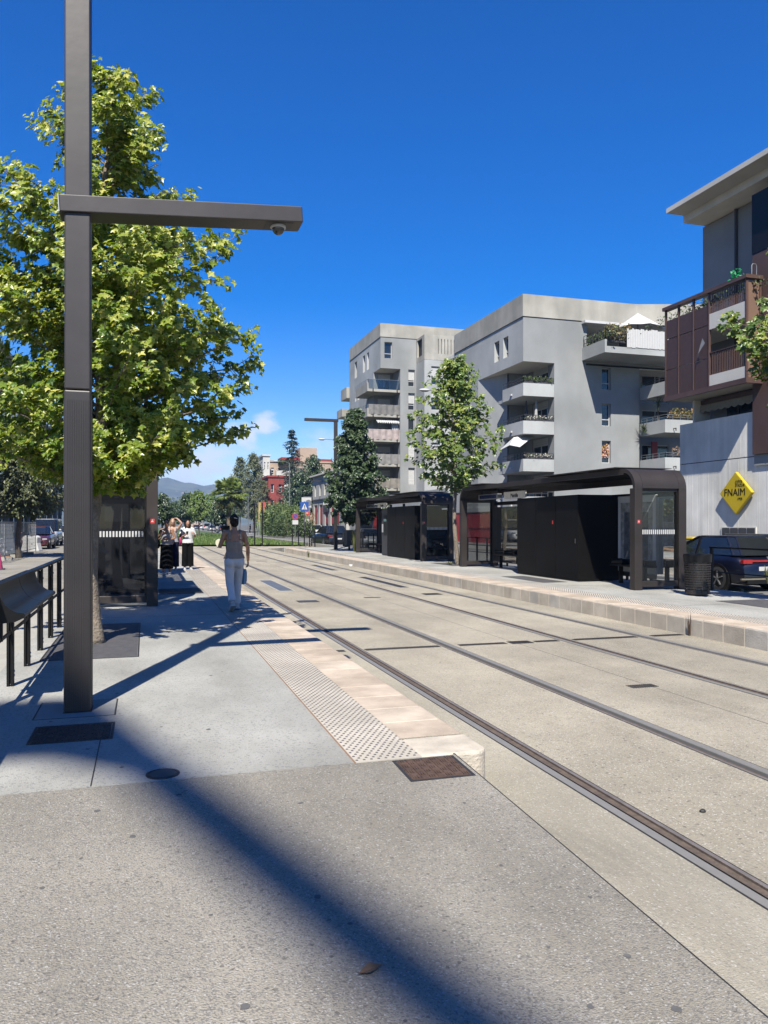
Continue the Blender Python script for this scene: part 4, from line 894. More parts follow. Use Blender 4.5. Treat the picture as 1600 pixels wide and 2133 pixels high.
LB2 = leafmat('balcony_autumn', [(0, (.06, .07, .02)), (.5, (.15, .13, .035)), (1, (.28, .17, .06))], .2, .6)
LB3 = leafmat('balcony_flowers', [(0, (.03, .05, .015)), (.55, (.06, .08, .03)), (.62, (.5, .48, .45)), (1, (.6, .55, .5))], .1, .6)
LB4 = leafmat('dry_pink_plant', [(0, (.10, .08, .05)), (1, (.32, .20, .14))], .1, .6)
# ------------------------------------------------------------------ B: near grey block
FX = 25.0; YB = 49.3
B = thing('apartment_block', 'large grey concrete block with corner balconies behind near shelter', 'building', (30, 56, 0))
zU, zJ, zT = 12.76, 15.84, 17.40
yL = 61.8
h1 = []
for (a, b, c, d) in ((1030, 1040.2, 702.5, 749), (1048.4, 1059, 693, 741), (951, 958.5, 748, 792)):
    p, q = pt(a, c, X=FX), pt(b, d, X=FX); h1.append((q.y, p.y, 13.55, 15.05))
g = G(); g.wall('x', FX, YB, yL, zU, zJ, h1, .3); g.build('top_wall', M['grey2'], B)
for h in h1: win(B, 'x', FX, *h, depth=.3, shutter=.0)
hb = [(31.2, 31.94, 11.1, 12.67), (31.2, 31.94, 8.5, 10.1), (31.2, 31.94, 5.85, 7.45)]
g = G(); g.wall('y', YB, FX, 29.55, zU, zJ); g.wall('y', YB, 27.4, 34.3, -.1, zU, hb, .25); g.wall('y', YB, 29.55, 29.9, zU, zJ); g.build('wall', M['grey'], B)
for i, h in enumerate(hb):
    w_ = win(B, 'y', YB, *h, depth=.25, curtain=(i == 1))
LBF = leafmat('window_flowers', [(0, (.3, .06, .05)), (.5, (.5, .3, .25)), (1, (.5, .32, .06))], .1)
planter('colourful flowers filling a narrow window of the grey block', 31.28, 31.86, YB+.18, 6.1, 1.1, LBF, 5, 260, .11, .05, pots=False, name='window_flowers')
part('roof_parapet', M['concrete'], B, (FX-.06, FX+.2, YB-.06, yL, zJ+.03, zT), (FX+.2, 33.95, YB-.06, YB+.2, zJ+.03, zT))
part('shadow_gap', M['darkgrey'], B, (FX-.02, FX+.2, YB-.02, yL, zJ, zJ+.03), (FX+.2, 33.9, YB-.02, YB+.2, zJ, zJ+.03))
g = G(); d = Vector((CT, -ST)); a = Vector((33.95, YB-.06)); b2 = a+d*16; nrm = Vector((ST, CT))
g.prism([(a.x, a.y), (b2.x, b2.y), (b2.x+nrm.x*.3, b2.y+nrm.y*.3), (a.x+nrm.x*.3, a.y+nrm.y*.3)], zJ+.03, zT); g.build('roof_parapet', M['concrete'], B)
part('roof', M['soffit'], B, (FX+.3, 46, YB+.3, 66, zJ-.1, zJ+.2))
# body behind, notch walls and soffit
g = G(); g.prism([(25.0, 57), (25.9, 53.65), (26.0, 53.65), (26.0, 61.8), (25.0, 61.8)], -.1, zU-.002); g.build('side_wall', M['grey2'], B)
g = G(); g.quad((25.9, 53.65, -.1), (27.6, 53.65, -.1), (27.6, 53.65, zU), (25.9, 53.65, zU)); g.build('loggia_wall', M['grey'], B)
dh = [(50.2, 52.6, z+.1, z+2.15) for z in (1.2, 3.85, 6.5, 9.15)]
dh = [(50.2, 52.6, z+.05, z+2.2) for z in (2.55+.25, 5.2+.25, 7.85+.25, 10.4+.25)]
g = G(); g.wall('x', 27.4, YB+.003, 53.65, -.1, zU, dh, .15); g.build('loggia_wall', M['grey'], B)
for h in dh: win(B, 'x', 27.4, *h, depth=.15, mull=1, name='balcony_door', shutter=.25)
g = G(); g.quad((25, YB, zU), (25, 57.0, zU), (27.6, 57, zU), (27.6, YB, zU)); g.build('soffit', M['soffit'], B)
part('core', M['grey'], B, (26.1, 46, 56.5, 61.7, -.1, zU-.01), (27.7, 46, 53.7, 56.4, -.1, zU-.01))
part('gable', M['grey'], B, (25.0, 46, 61.8, 62.0, -.1, zT))
for k, (z0, z1) in enumerate(((10.38, 11.27), (7.75, 8.65), (5.15, 6.0), (2.5, 3.4))):
    g = G(); g.box(25.0, 25.14, YB, 52.6, z0, z1); g.box(25.14, 27.39, YB, YB+.14, z0, z1); g.box(25.14, 27.39, YB+.14, 53.6, z0, z0+.22); bal = g.build('balcony', M['grey2'], B)
    railing(bal, [(25.07, 52.6), (25.07, YB+.07), (27.38, YB+.07)], z1, z1+.42, M['darkgrey'], .45, mid=1)
    part('balcony_light', M['white'], bal, (24.9, 25.0, 51, 51.25, z0+.25, z0+.36))
planter('clipped green hedge on top corner balcony of grey block', 25.1, 27.3, YB+.2, 11.25, .42, LB1, 7, 500, .1)
for i, (nm, x, c) in enumerate((('left', 25.9, M['darkgrey']), ('right', 26.35, M['curtain']))):
    t = thing('closed_parasol', 'closed %s parasol on the second corner balcony' % ('dark' if i == 0 else 'pale grey'), 'parasol', (x, 50.6-.6*i, 7.97)); g = G(); g.lathe((x, 50.6-.6*i, 7.97), [(.02, 0), (.02, .7), (.11, .72), (.13, 1.0), (.05, 2.2), (.01, 2.3)], 10); g.build('canopy', c, t, smooth=True); part('pole_base', M['iron'], t, (x-.2, x+.2, 50.4-.6*i, 50.8-.6*i, 7.97, 8.03))
planter('potted flowers along the second corner balcony rail', 25.3, 27.3, YB+.2, 8.62, .3, LB3, 8, 420, .08)
planter('green bush with white flowers on third corner balcony', 25.3, 27.3, YB+.2, 5.98, .32, LB3, 9, 520, .08)
# shade sail on the third balcony
g = G(); g.add([pt(1039, 939, D=56.2), pt(1070, 911, D=55.0), pt(1119, 903, D=56.8), pt(1083, 931, D=53.4), pt(1062, 927, D=54.2)], [(0, 4, 1), (4, 3, 1), (1, 3, 2)])
o = g.build('shade_sail', M['canvas']); so_ = o.modifiers.new('thick', 'SOLIDIFY'); so_.thickness = .02; tag(o, 'white shade sail stretched over the third corner balcony', 'awning')
# top terrace balcony with canvas and parasol
tb = part('terrace_balcony', M['grey2'], B, (29.6, 43, 46.4, YB-.003, 13.07, 13.35), (29.6, 29.75, 46.4, YB-.003, 13.352, 13.95), (29.75, 43, 46.4, 46.55, 13.352, 13.5))
part('terrace_eave', M['white'], B, (29.55, 43, YB-.5, YB+.5, zJ-.18, zJ-.01))
g = G(); g.wall('y', 52.2, 29.9, 44, 13.0, zJ, [(31, 33.5, 13.3, 15.4), (34.5, 37, 13.3, 15.4)], .1); g.build('terrace_wall', M['grey'], B)
for h in ((31, 33.5, 13.3, 15.4), (34.5, 37, 13.3, 15.4)): win(B, 'y', 52.2, *h, depth=.1, mull=1, name='terrace_door')
part('terrace_side', M['grey'], B, (29.9, 30.0, YB+.01, 52.2, 13.0, zJ))
part('terrace_floor', M['grey'], B, (29.9, 43, YB-.003+.004, 52.1, 12.9, 13.3))
railing(tb, [(29.68, YB-.1), (29.68, 46.47), (43, 46.47)], 13.95, 14.75, M['darkgrey'], .35, mid=2)
g = G(); rnd = random.Random(3); x = 31.3
while x < 35.0: g.box(x, x+.12, 46.36, 46.38, 13.5+rnd.uniform(-.03, .03), 14.78+rnd.uniform(-.06, .04)); x += .135
t = g.build('canvas_screen', M['canvas'], tb, kind='stuff')
planter('dark hedge along left rail of the top terrace', 29.9, 30.2, 47.9, 13.95, .7, LB1, 12, 500, .13, 2.2, name='terrace_hedge')
planter('yellowish bushes at the terrace corner', 30.0, 31.6, 46.9, 13.9, 1.15, LB2, 13, 460, .17, .5, name='terrace_hedge')
planter('dark green climbing plants right of the white canvas', 35.1, 37.6, 46.7, 13.6, 1.6, LB1, 14, 600, .17, .4, name='terrace_hedge')
t = thing('parasol', 'open white parasol on the top terrace', 'parasol', (33.2, 47.9, 13.35)); c = Vector((33.2, 47.9, 16.35)); n = 8
g = G(); ring = [Vector((33.2+1.75*math.cos(2*math.pi*k/n+.3), 47.9+1.75*math.sin(2*math.pi*k/n+.3), 15.15)) for k in range(n)]
for k in range(n): a, b_ = ring[k], ring[(k+1) % n]; m_ = (a+b_)/2+Vector((0, 0, .1)); g.add([c, a, m_, b_], [(0, 1, 2), (0, 2, 3)])
o = g.build('canopy', M['canvas'], t); so_ = o.modifiers.new('thick', 'SOLIDIFY'); so_.thickness = .015
part('pole', M['galv'], t, (33.17, 33.23, 47.87, 47.93, 13.35, 16.3))
# right wing: three balconies
for z0 in (10.47, 7.83, 5.2):
    g = G(); g.box(34.35, 34.5, 46.4, YB-.004, z0, z0+.9); g.box(34.5, 43, 46.4, 46.55, z0, z0+.9); g.box(34.5, 43, 46.55, YB, z0, z0+.2); bal = g.build('balcony', M['grey2'], B)
    railing(bal, [(34.42, YB-.05), (34.42, 46.47), (43, 46.47)], z0+.9, z0+1.25, M['galv'] if z0 < 9 else M['darkgrey'], .6, mid=1)
    part('spout', M['iron'], bal, (35.0, 35.05, 46.1, 46.4, z0+.25, z0+.3), (35.0, 35.05, 46.1, 46.15, z0+.1, z0+.3))
g = G(); dh = [(36, 38.4, z+.25, z+2.3) for z in (10.47, 7.83, 5.2)]; g.wall('y', 51.4, 34.0, 46, -.1, zU, dh, .12); g.quad((34.3, YB, -.1), (34.3, 51.4, -.1), (34.3, 51.4, zU), (34.3, YB, zU)); g.build('wing_wall', M['grey'], B)
for h in dh: win(B, 'y', 51.4, *h, depth=.12, mull=1, name='balcony_door')
part('wing_soffit', M['soffit'], B, (34.3, 43, YB+.001, 51.4, zU-.05, zU))
part('red_blind', M['red'], B, (36.5, 37.0, 50.9, 51.0, 5.5, 7.7))
planter('ochre shrubs in pots on the right wing middle balcony', 35.0, 38.5, 46.75, 8.73, .75, LB2, 15, 700, .13, .4)
planter('pinkish dry shrub on the right wing lower balcony', 35.3, 37.5, 46.75, 6.1, .7, LB4, 16, 420, .12, .4)
t = thing('yucca_plant', 'spiky yucca hanging over the right wing balcony corner', 'plant', (34.8, 47.9, 8.1)); g = G(); g.att = []; rnd = random.Random(2)
for cc in (Vector((34.75, 47.7, 10.05)), Vector((34.25, 48.7, 8.3))):
    for k in range(70):
        d_ = (rv(rnd)+Vector((0, 0, .15))).normalized(); q = d_.cross(Vector((0, 0, 1))).normalized()*.03; e = cc+d_*.75; g.add([cc-q, cc+q, e], [(0, 1, 2)]); g.att.append(rnd.random())
g.build('leaves', LB1, t, kind='stuff'); g = G(); g.tube([(34.8, 47.9, 8.1), (34.8, 47.8, 9.2), (34.75, 47.7, 10.05)], [.09, .07, .06], 6); g.build('stem', M['barkdk'], t)
# red street wall before the blocks
t = thing('red_fence_wall', 'red panel wall along the far pavement behind the shelters', 'wall', (24.4, 55, 0)); n = 22
for k in range(n): part('panel', M['red'], t, (24.45, 24.55, 43+k*1.2, 43+k*1.2+1.17, .05, 2.35))
part('plinth', M['concrete'], t, (24.4, 24.6, 43, 43+n*1.2, -.1, .048)); part('capping', M['browned'], t, (24.42, 24.58, 43, 43+n*1.2, 2.352, 2.42))

# ------------------------------------------------------------------ A: far grey block
YA = 83.8; A = thing('apartment_block', 'taller grey concrete block with stacked balconies left of the first', 'building', (30, 90, 0)); aU, aJ, aT = 18.83, 22.27, 23.8
ha = []
for (a, b, z0, z1) in ((764.5, 768.5, 19.6, 21.6), (756, 760.5, 19.6, 21.6), (739, 743.5, 19.6, 21.6), (764.5, 768.5, 16.6, 18.5), (745, 748.5, 16.7, 18.0), (739.5, 742.5, 16.7, 18.0), (745, 748.5, 13.5, 14.8), (739.5, 742.5, 13.5, 14.8), (745, 748.5, 10.4, 11.7), (739.5, 742.5, 10.4, 11.7)):
    p, q = pt(a, 800, X=FX), pt(b, 800, X=FX); ha.append((q.y, p.y, z0, z1))
g = G(); g.wall('x', FX, YA, 97.5, aU, aJ, [h for h in ha if h[2] > aU], .3); g.wall('x', FX, 86.6, 97.5, -.1, aU, [h for h in ha if h[2] < aU], .3); g.build('side_wall', M['grey2'], A)
for h in ha: win(A, 'x', FX, *h, depth=.3)
wx = (28.25, 29.02); hA = [(25.45, 26.35, 19.95, 21.75)]+[(wx[0], wx[1], z, z+1.9) for z in (17.0-.05, 14.3, 11.5, 8.7, 5.9)]
g = G(); g.wall('y', YA, FX, 29.2, aU, aJ, hA[:1], .3); g.wall('y', YA, 27.3, 29.2, -.1, aU, hA[1:], .25); g.build('front_wall', M['grey'], A)
win(A, 'y', YA, *hA[0], depth=.3, mull=0)
for k, h in enumerate(hA[1:]): win(A, 'y', YA, *h, depth=.25, shutter=(.62, .6, .0, .95, .95)[k])
part('roof_parapet', M['concrete'], A, (FX-.06, FX+.2, YA-.06, 97.5, aJ+.03, aT), (FX+.2, 40, YA-.06, YA+.2, aJ+.03, aT)); part('shadow_gap', M['darkgrey'], A, (FX-.02, FX+.2, YA-.02, 97.4, aJ, aJ+.03), (FX+.2, 40, YA-.02, YA+.2, aJ, aJ+.03))
part('roof', M['soffit'], A, (FX+.3, 44, YA+.3, 97, aJ-.1, aJ+.1)); part('core', M['grey'], A, (27.4, 44, 86.7, 97.3, -.1, aJ-.2), (29.3, 44, YA+.3, 86.6, -.1, aJ-.2)); part('gable', M['grey'], A, (25, 44, 97.5, 97.7, -.1, aT))
dh = [(25.5, 27.0, z+.3, z+2.45) for z in (16.2, 13.4, 10.65, 7.9, 5.2)]
g = G(); g.wall('y', 86.6, 24.99, 27.4, -.1, aU, dh, .15); g.quad((27.3, YA, -.1), (27.3, 86.6, -.1), (27.3, 86.6, aU), (27.3, YA, aU)); g.build('loggia_wall', M['grey'], A)
for h in dh: win(A, 'y', 86.6, *h, depth=.15, mull=1, name='balcony_door', shutter=.3)
g = G(); g.quad((25, YA, aU), (25, 86.7, aU), (27.4, 86.7, aU), (27.4, YA, aU)); g.build('soffit', M['soffit'], A)
fronts = [None, ('grey_canvas', (.30, .29, .28)), ('pink_canvas', (.62, .52, .50)), ('grey_canvas', (.36, .35, .34)), ('reed_screen', (.34, .31, .27))]
for k, z0 in enumerate((16.2, 13.4, 10.65, 7.9, 5.2)):
    xl = 23.5; g = G(); g.box(xl, 27.29, YA+.1, 86.55, z0, z0+.28); g.box(xl, 24.99, 86.551, 89.2, z0, z0+.28); g.box(xl, xl+.14, YA+.1, 89.2, z0+.281, z0+.95); bal = g.build('balcony', M['concrete'], A)
    railing(bal, [(xl+.07, 89.2), (xl+.07, YA+.2)], z0+.95, z0+1.35, M['galv'], .8, mid=1)
    if fronts[k]:
        g = G(); n = 24
        for i in range(n):
            a, b_ = xl+.15+(3.7)*i/n, xl+.15+3.7*(i+1)/n; y0, y1 = YA+.08+.05*math.sin(i*1.3+k), YA+.08+.05*math.sin((i+1)*1.3+k); g.add([(a, y0, z0+.25), (b_, y1, z0+.25), (b_, y1, z0+1.38), (a, y0, z0+1.38)], [(0, 1, 2, 3)])
        g.build('balcony_screen', mat(fronts[k][0]+str(k), fronts[k][1], .9, var=.15, scale=3, dirt=2), bal)
    else:
        g = G(); g.box(xl+.15, 27.25, YA+.12, YA+.14, z0+.3, z0+1.35); g.build('glass_panel', M['glass'], bal); railing(bal, [(xl+.1, YA+.16), (27.2, YA+.16)], z0+.28, z0+1.36, M['galv'], 1.2, mid=0)
    part('spout', M['iron'], bal, (24.1, 24.16, YA-.15, YA+.1, z0+.05, z0+.3), (26.9, 26.96, YA-.15, YA+.1, z0+.05, z0+.3))
part('cabinet_box', M['white'], A, (26.5, 27.2, 84.2, 84.8, 11.2, 12.9))
g = G()
for i in range(12): a, b_ = 24.6+2.6*i/12, 24.6+2.6*(i+1)/12; g.add([(a, 84.4, 13.2), (b_, 84.4, 13.2), (b_, 83.75, 12.85), ((a+b_)/2, 83.72, 12.66), (a, 83.75, 12.85)], [(0, 1, 2, 3, 4)])
tag(g.build('striped_awning', M['canvas']), 'white scalloped awning under a far block balcony', 'awning')
# slotted tower bay
TXa, TYa = 29.2, 81.1; tw = []
for k in range(6):
    p = pt(912.5+k*6.6, 720, Y=TYa); tw.append((p.x, p.x+.09, 20.2, 21.85))
g = G(); g.wall('y', TYa, TXa, 33.5, 19.5, 22.2, tw, .25); g.wall('x', TXa, TYa, YA-.05, 19.5, 22.2, [(81.9, 83.5, 20.1, 22.0)], .2); g.build('tower_band', M['concrete'], A)
part('tower_dark', M['dark'], A, (29.45, 33.4, 81.4, 83.7, 19.6, 22.1))
ht = [(30.0, 31.0, z, z+2.0) for z in (16.8, 14.0, 11.2, 8.4, 5.6)]
g = G(); g.wall('y', TYa, TXa, 33.5, -.1, 19.48, ht, .2); g.wall('x', TXa, TYa, YA-.01, -.1, 19.48); g.wall('y', TYa+2.6, 33.5, 40, -.1, 22.2); g.build('tower_wall', M['grey2'], A)
for k, h in enumerate(ht): win(A, 'y', TYa, *h, depth=.2, shutter=(.6, .3, .6, .95, .5)[k])
part('tower_cap', M['concrete'], A, (TXa, 33.5, TYa, YA, 22.2, 22.26))
# lower bays seen behind the slim tree
g = G(); g.wall('x', 25.0, 63.5, 80.5, -.1, 4.6, [], .1); g.build('link_wall', M['grey2'], A)
# far-left balcony stub of block A
for q in ((24.0, 25.0, 97.71, 100.5, 15.2, 16.2), (24.0, 25.0, 97.71, 100.5, 11.9, 12.9), (24.6, 26, 97.71, 100.8, 17.6, 19.0)): part('end_balcony', M['concrete'], A, q)

# ------------------------------------------------------------------ C: near right building with the yellow sign
C = thing('corner_building', 'board-marked concrete building with brown balcony box at right edge', 'building', (25, 24, 0))
CX = 24.6
g = G(); g.wall('x', CX, 27.2, 32.1, 4.37, 6.25); g.wall('x', CX, 10, 32.1, -.1, 4.33); g.quad((CX, 32.1, -.1), (30, 32.1, -.1), (30, 32.1, 6.25), (CX, 32.1, 6.25)); g.quad((CX, 27.2, 6.25), (CX, 32.1, 6.25), (CX+.2, 32.1, 6.25), (CX+.2, 27.2, 6.25)); g.build('concrete_wall', M['board'], C)
part('joint', M['darkgrey'], C, (CX+.02, CX+.2, 10, 32.0, 4.3, 4.4))
g = G(); y = 27.25; rnd = random.Random(8)
while y < 32.0:
    g.box(CX-.002-rnd.random()*.004, CX+.01, y, y+.02, 4.4, 6.22) if rnd.random() < .6 else None; y += rnd.uniform(.06, .16)
y = 20.0
while y < 32.0:
    g.box(CX-.002-rnd.random()*.004, CX+.01, y, y+.02, .2, 4.28) if rnd.random() < .6 else None; y += rnd.uniform(.06, .16)
g.build('board_mark', M['board'], C, kind='stuff')
part('terrace_floor', M['concrete'], C, (CX+.21, 30, 27.2, 32.0, 5.0, 5.2)); part('terrace_inner_wall', M['grey'], C, (25.75, 30, 20, 31.9, 5.25, 15.8))
part('brown_cladding', M['browned'], C, (24.40, 25.7, 20, 27.15, 4.42, 12.8)); part('black_cladding', M['black'], C, (24.38, 25.7, 20, 27.17, 12.82, 15.3))
g = G()
for y in (21, 23, 25, 26.2): g.box(24.385, 24.4, y, y+.02, 4.42, 12.8)
g.build('cladding_seam', M['darkgrey'], C, kind='stuff')
part('plinth_band', M['grey'], C, (24.52, 24.6, 20, 27.19, 3.95, 4.41))
part('roof_slab', M['whitewall'], C, (23.6, 32, 8, 31.8, 16.2, 16.42)); part('roof_beam', M['soffit'], C, (24.55, 32, 8, 31.79, 15.84, 16.198))
g = G(); g.tube([(25.68, 29.6, 15.8), (25.68, 29.6, 9)], .07, 8); g.build('drain_pipe', M['darkgrey'], C)
# glazing behind the terrace wall, soffit and wavy awning
part('terrace_glazing', M['pane'], C, (25.70, 25.74, 27.3, 30.2, 5.3, 7.35)); part('glazing_mullion', M['darkgrey'], C, (25.66, 25.70, 28.2, 28.3, 5.3, 7.35), (25.66, 25.70, 29.4, 29.5, 5.3, 7.35))
part('privacy_screen', M['soffit'], C, (24.7, 25.6, 31.2, 31.3, 5.6, 7.3))
g = G(); n = 40
for i in range(n):
    a, b_ = 27.0+4.2*i/n, 27.0+4.2*(i+1)/n; za = 6.78-.09*abs(math.sin(i*math.pi/4)); zb = 6.78-.09*abs(math.sin((i+1)*math.pi/4)); g.add([(25.05, a, 7.08), (25.05, b_, 7.08), (25.0, b_, zb), (25.0, a, za)], [(0, 1, 2, 3)])
o = g.build('scalloped_awning', mat('beige_canvas', (.42, .39, .33), .9)); tag(o, 'beige scalloped awning under the brown balcony box', 'awning')
part('awning_box', M['browned'], C, (25.06, 25.3, 27.0, 31.2, 7.1, 7.3))
# brown balcony box
bx0, by0, by1 = 23.6, 26.6, 31.9
part('box_soffit', M['concrete'], C, (bx0+.05, 25.7, by0+.02, by1-.02, 7.36, 7.44))
part('box_sill', M['browned'], C, (bx0-.04, bx0+.12, by0-.04, by1+.04, 7.30, 7.52), (bx0+.12, 24.38, by0-.04, by0+.1, 7.30, 7.52)); part('box_top', M['browned'], C, (bx0-.08, bx0+.25, by0-.08, by1+.1, 11.6, 11.75), (bx0+.25, 24.38, by0-.08, by0+.2, 11.6, 11.75))
cols = [by0, 28.85, 29.87, 30.9, by1-.06]
for y in cols: part('box_post', M['browned'], C, (bx0, bx0+.1, y, y+.07, 7.52, 11.6))
part('box_post', M['browned'], C, (24.26, 24.36, by0, by0+.1, 7.52, 11.6))
for k in range(1, 4):
    a, b_ = cols[k]+.07, cols[k+1]
    for z0, z1 in ((7.53, 8.75), (8.79, 10.2), (10.24, 11.1)): part('screen_panel', M['brownscreen'], C, (bx0+.03, bx0+.06, a+.02, b_-.02, z0, z1))
for z0, z1 in ((7.53, 9.5), (9.53, 11.5)): part('end_panel', M['brownend'], C, (bx0+.11, 24.25, by0+.03, by0+.06, z0, z1))
for z0, z1 in ((7.53, 8.0), (10.0, 10.68)):
    part('white_slab', M['whitewall'], C, (bx0+.02, bx0+.12, by0+.08, cols[1]-.01, z0, z1)); part('floor_slab', M['soffit'], C, (bx0+.13, 25.7, by0+.1, by1-.1, z0+.02, z1-.1))
for z0, z1 in ((8.0, 9.0), (10.68, 11.55)):
    n = 20
    for i in range(n): y = by0+.14+i*(cols[1]-by0-.2)/n; part('baluster', M['browned'], C, (bx0+.05, bx0+.08, y, y+.025, z0, z1-.03))
    part('handrail', M['browned'], C, (bx0+.03, bx0+.1, by0+.1, cols[1], z1-.03, z1))
planter('dark climbing foliage inside the top of the brown box', bx0+.3, bx0+.5, 29.4, 10.9, .6, LB1, 21, 700, .09, 3.6, name='climbing_plant', pots=False)
t = thing('box_plant', 'bright green broad leaves above the brown box', 'plant', (23.9, 27.4, 11.75)); g = G(); g.att = []; rnd = random.Random(5)
for k in range(30): g.tone = rnd.uniform(.3, 1); leaf_geom(g, Vector((23.9+rnd.uniform(-.15, .15), 27.55+rnd.uniform(-.3, .3), 11.85+rnd.uniform(0, .42))), rv(rnd)+Vector((0, -.3, .3)), rv(rnd), .16, OVAL)
g.build('leaves', leafmat('bright_leaf', [(0, (.01, .12, .05)), (1, (.03, .3, .12))], .3), t, kind='stuff'); part('pot', M['darkgrey'], t, (23.8, 24.0, 27.3, 27.6, 11.755, 11.86))
g = G(); g.tube([(24.0, 26.75, 11.75), (24.0, 26.75, 12.2), (24.05, 26.75, 12.27), (24.2, 26.75, 12.27), (24.24, 26.75, 12.2), (24.24, 26.75, 11.75)], .018, 8); tag(g.build('chrome_handrail', M['galv'], smooth=True), 'bent chrome rail on the corner of the brown box', 'rail')
g = G(); c = pt(1460, 720, X=23.45); g.add([(23.5, c.y+.25, c.z-.32), (23.42, c.y-.3, c.z+.05), (23.44, c.y-.12, c.z+.30), (23.46, c.y+.05, c.z+.02)], [(0, 1, 2, 3)]); fl = thing('small_flag', 'small pale flag stuck on the brown balcony box', 'flag', (23.5, c.y, c.z-.4)); g.build('cloth', M['curtain'], fl); part('stick', M['darkgrey'], fl, (23.49, 23.51, c.y+.24, c.y+.26, c.z-.5, c.z-.3))
# FNAIM sign
sc = pt(1535, 1027, X=CX-.14); t = thing('estate_sign', 'yellow diamond FNAIM sign on the concrete wall', 'sign', (CX, sc.y, sc.z)); r_ = .93
g = G(); g.prism([(sc.y-r_*1.06, sc.z), (sc.y, sc.z-r_), (sc.y+r_*1.06, sc.z), (sc.y, sc.z+r_)], CX-.22, CX-.06, 'x'); sg = g.build('panel', M['yellow'], t, bevel=.04)
part('bracket', M['galv'], t, (CX-.06, CX-.001, sc.y-.2, sc.y+.2, sc.z-.2, sc.z+.2))
tx = lambda s_, b_, dy, dz, sh=0, al='CENTER', bo=0: text(b_, s_, M['black'], sg, (CX-.226, sc.y-dy, sc.z+dz), (0, -1, 0), (0, 0, 1), 'lettering', shear=sh, align=al, bold=bo)
tx(.44, 'FNAIM', -.04, .02, 0, 'CENTER'); tx(.16, 'CÔTE', -.02, .47, .22, 'LEFT'); tx(.16, "D'AZUR", -.02, .32, .22, 'LEFT'); tx(.15, '1925', .28, -.26)
vp0, vp1 = pt(1503, 1098, X=CX-.02), pt(1576, 1113, X=CX-.02)
t = thing('wall_vent', 'louvred vent grille low on the concrete wall below the sign', 'vent', (CX-.03, (vp0.y+vp1.y)/2, 1.0)); part('frame', M['whitewall'], t, (CX-.05, CX-.002, vp1.y, vp0.y, .98, 1.37))
for k in range(4): a = vp1.y+.05+k*(vp0.y-vp1.y-.1)/4; part('louvre', M['darkgrey'], t, (CX-.07, CX-.051, a, a+(vp0.y-vp1.y-.1)/4-.05, 1.02, 1.33))
